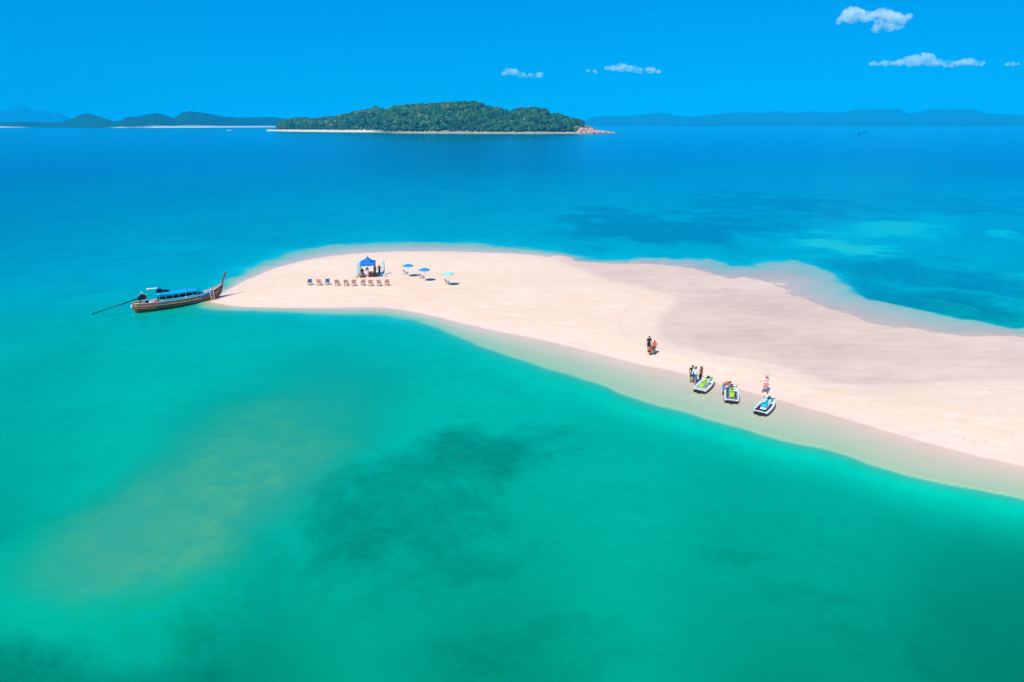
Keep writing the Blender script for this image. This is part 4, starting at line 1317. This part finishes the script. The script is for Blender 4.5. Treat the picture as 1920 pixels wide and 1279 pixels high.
# gear on the roof's after end: dark bundle and a rolled white awning
MB().loft([[Vector((x, math.cos(a) * r, 1.78 + z0 + abs(math.sin(a)) * r * 1.5)) for a in np.linspace(0, 2 * math.pi, 9)[:-1]] for x, r, z0 in ((-2.5, .18, .02), (-2.3, .34, 0), (-2.0, .34, 0), (-1.8, .20, 0), (-1.2, .18, -.02), (-1.05, .08, 0))]).build("dark_bundle", shade, boat, True)
MB().tube([(-2.3, 0, 1.75), (-2.3, 0, 2.42)], .05, 6).build("awning_mast", iron, boat, True)
MB().tube([(-3.45, 0, 2.36), (-3.2, 0, 2.36), (-2.5, 0, 2.34), (-1.9, 0, 2.33)], [.13, .10, .10, .14], 8).build("rolled_awning", whitep, boat, True)
MB().box((-2.1, 0, 2.42), (.5, .34, .18), (0, .1, 0)).build("blue_bag", tarp, boat, False, .05)
# engine on its pivot and the long tail
eng = MB()
eng.box((-4.15, 0, 1.35), (.80, .44, .42)).box((-4.05, 0, 1.66), (.50, .34, .22)).box((-3.75, 0, 1.45), (.12, .50, .44))
eo = eng.build("engine", iron, boat, False, .04)
MB().lathe([(.20, -3.68), (.22, -3.64), (.22, -3.58), (.16, -3.56)], 14, (0, 0, 1.45), 'x').build("radiator_fan", redb, eo, True)
MB().box((-4.35, -.05, 1.80), (.26, .24, .14)).build("air_filter", pmat("boat_grey", (.30, .27, .34), .5, .1), eo, False, .03)
MB().tube([(-4.0, .2, 1.5), (-3.9, .3, 1.9), (-4.1, .3, 2.05)], .05, 6).build("exhaust_pipe", whitep, eo, True)
MB().tube([(-4.35, 0, .70), (-4.35, 0, 1.18)], .07, 8).build("engine_pivot", iron, boat, True)
inv = Matrix.Rotation(-BH, 3, 'Z')
tip = inv @ (at(174, 588) - Vector((b_org.x, b_org.y, 0))); tip.x /= 1.055
sh = MB().tube([(-4.4, 0, 1.32), Vector((-4.4, 0, 1.32)).lerp(Vector((tip.x, tip.y, .05)), .45), (tip.x, tip.y, .05)], [.085, .06, .045], 8).build("tail_shaft", iron, boat, True)
for k in range(3):
    a = k * 2 * math.pi / 3 + .4
    d = Vector((0, math.cos(a), math.sin(a)))
    MB().loft([[tip + Vector((0, 0, .05)) + d * q + Vector((dx, 0, 0)) + Vector((0, -d.z, d.y)) * (dx * .8) for dx in (-.04, .04)] for q in (.03, .10, .17, .2)], closed=False).build("propeller_blade", iron, sh, False, solid=.012)
MB().tube([(-3.7, .1, 1.55), (-2.9, .35, 1.45)], .022, 6).build("tiller", iron, boat, True)
for x, y, z, c_, s_ in ((-3.2, -.35, .78, whitep, (.45, .40, .26)), (-2.75, -.2, .82, pmat("boat_pink_bag", (.62, .32, .36), .8, .15), (.40, .42, .34)), (-3.55, .3, .74, iron, (.5, .3, .2))):
    MB().box((x, y, z), s_, (0, 0, .3), .85).build("stern_gear", c_, boat, False, .05)
MB().lathe([(.03, -.22), (.10, -.15), (.11, .12), (.03, .22)], 10, (-5.35, -.45, .50)).build("fender", whitep, boat, True)
MB().tube([(-5.2, -.45, .84), (-5.35, -.45, .70)], .012, 5).build("fender_line", trim, boat)
MB().ball((.55, -.98, .95), (.13, .06, .10), 8, 5).build("white_float", whitep, boat, True)
# bow post with its ribbons
MB().loft([[Vector((x, y, z)) for x, y in ((x0 - d, -.06), (x0 + d, -.035), (x0 + d, .035), (x0 - d, .06))] for x0, z, d in ((4.78, 1.25, .10), (5.02, 1.95, .11), (5.20, 2.5, .10), (5.44, 3.05, .12), (5.60, 3.38, .15), (5.66, 3.45, .09))]).build("bow_post", pmat("bow_post_wood", (.22, .075, .045), .55, .25, 5), boat, False, .02)
rb = [pmat("ribbon_pink", (.75, .22, .38), .7, .1), pmat("ribbon_violet", (.20, .06, .38), .7, .1), pmat("ribbon_red", (.55, .06, .05), .7, .1)]
for k, z in enumerate((2.02, 2.10, 2.18)):
    MB().lathe([(.12, -.035), (.15, -.03), (.15, .03), (.12, .035)], 10, (5.03 + .02 * k, 0, z)).build("ribbon_wrap", rb[k], boat, True)
for k in range(3):
    MB().loft([[Vector((5.12 + .06 * q + .03 * k, -.10 + .09 * k + dx, 2.05 - 1.0 * q * (1 - .15 * k)))for dx in (-.035, .035)] for q in (0, .3, .65, 1)], closed=False).build("ribbon_tail", rb[k], boat, True, solid=.006)
# boarding ladder hung on the near bow
lx, ly = 3.35, -itp(3.45, SW) - .10
lad = thing("boarding_ladder", "whitewashed wooden ladder leaning on the boat's bow", "ladder", (b_org.x, b_org.y, 0), BH)
lm = pmat("ladder_wood", (.55, .47, .43), .7, .15, 6)
gz = .0
for dx in (0, .42):
    MB().tube([(lx + dx, ly - .42, gz - .15), (lx + dx, ly + .02, itp(lx + dx, SS) + .10)], .032, 6).build("rail", lm, lad, True)
for k in range(5):
    q = .16 + .17 * k
    MB().tube([(lx - .03, ly - .42 + .44 * q, gz - .15 + (itp(lx, SS) + .2) * q), (lx + .45, ly - .42 + .44 * q, gz - .15 + (itp(lx, SS) + .25) * q)], .026, 6).build("rung", lm, lad, True)

boat.scale = (1.055, 1.0, 1.0); lad.scale = (1.055, 1.0, 1.0)
# ---------------------------------------------------------------- far boats
def far_boat(label, px, py, L, rz, hull_col, roof_col, mast=0.0):
    p = at(px, py)
    t = thing("distant_boat", label, "boat", (p.x, p.y, 0), rz)
    hm = pmat("far_hull_%d" % int(hull_col[0] * 100), hull_col, .5, .1, .5); rm = pmat("far_roof_%d" % int(roof_col[0] * 100), roof_col, .6, .1, .5)
    w, h = L * .14, L * .09
    st = ((-.5, .8, 0), (-.2, 1, 0), (.2, .95, .1), (.42, .5, .35), (.52, .05, .6))
    MB().loft([[Vector((x * L, -w * k, h * (1 + z))), Vector((x * L, -w * k * .7, -h * .3)), Vector((x * L, w * k * .7, -h * .3)), Vector((x * L, w * k, h * (1 + z)))] for x, k, z in st]).build("hull", hm, t)
    MB().box((-.08 * L, 0, h * 1.55), (.42 * L, w * 1.3, h * 1.1), taper=.85).build("cabin", hm, t)
    MB().box((-.08 * L, 0, h * 2.25), (.52 * L, w * 1.7, h * .22)).build("roof", rm, t)
    if mast:
        MB().tube([(.1 * L, 0, h), (.1 * L, 0, mast)], L * .012, 6).build("mast", hm, t)
    return t


far_boat("white tour boat off the headland beach", 430, 245.2, 19, .2, (.85, .85, .85), (.8, .8, .82))
far_boat("small dark fishing boat with a mast below the mountains", 1395, 245, 11, .5, (.02, .03, .06), (.03, .04, .08), 9)
far_boat("low dark boat far out at the right", 1611, 252, 11, .1, (.02, .03, .05), (.02, .03, .06))
far_boat("dark boat just beyond the other dark boat at the right", 1620, 249, 11, -.3, (.02, .03, .06), (.03, .05, .08), 5)

# ---------------------------------------------------------------- the air
m_haze, nt, out = node_mat("haze_air")
pv = add_node(nt, "ShaderNodeVolumePrincipled")
pv.inputs['Color'].default_value = (.001, .40, .99, 1)
pv.inputs['Density'].default_value = 0.00007
pv.inputs['Absorption Color'].default_value = (0, .25, 1, 1)
pv.inputs['Anisotropy'].default_value = -0.18
nt.links.new(pv.outputs[0], out.inputs['Volume'])
hx, hy0, hy1, hz0, hz1 = 135000.0, -3000.0, 72000.0, -24.0, 560.0
hv = [(-hx, hy0, hz0), (hx, hy0, hz0), (hx, hy1, hz0), (-hx, hy1, hz0), (-hx, hy0, hz1), (hx, hy0, hz1), (hx, hy1, hz1), (-hx, hy1, hz1)]
hf = [(3, 2, 1, 0), (4, 5, 6, 7), (0, 1, 5, 4), (1, 2, 6, 5), (2, 3, 7, 6), (3, 0, 4, 7)]
haze = mesh_obj("haze", hv, hf, m_haze)
tag(haze, "thin blue sea haze filling the air to the horizon", None, kind='stuff')
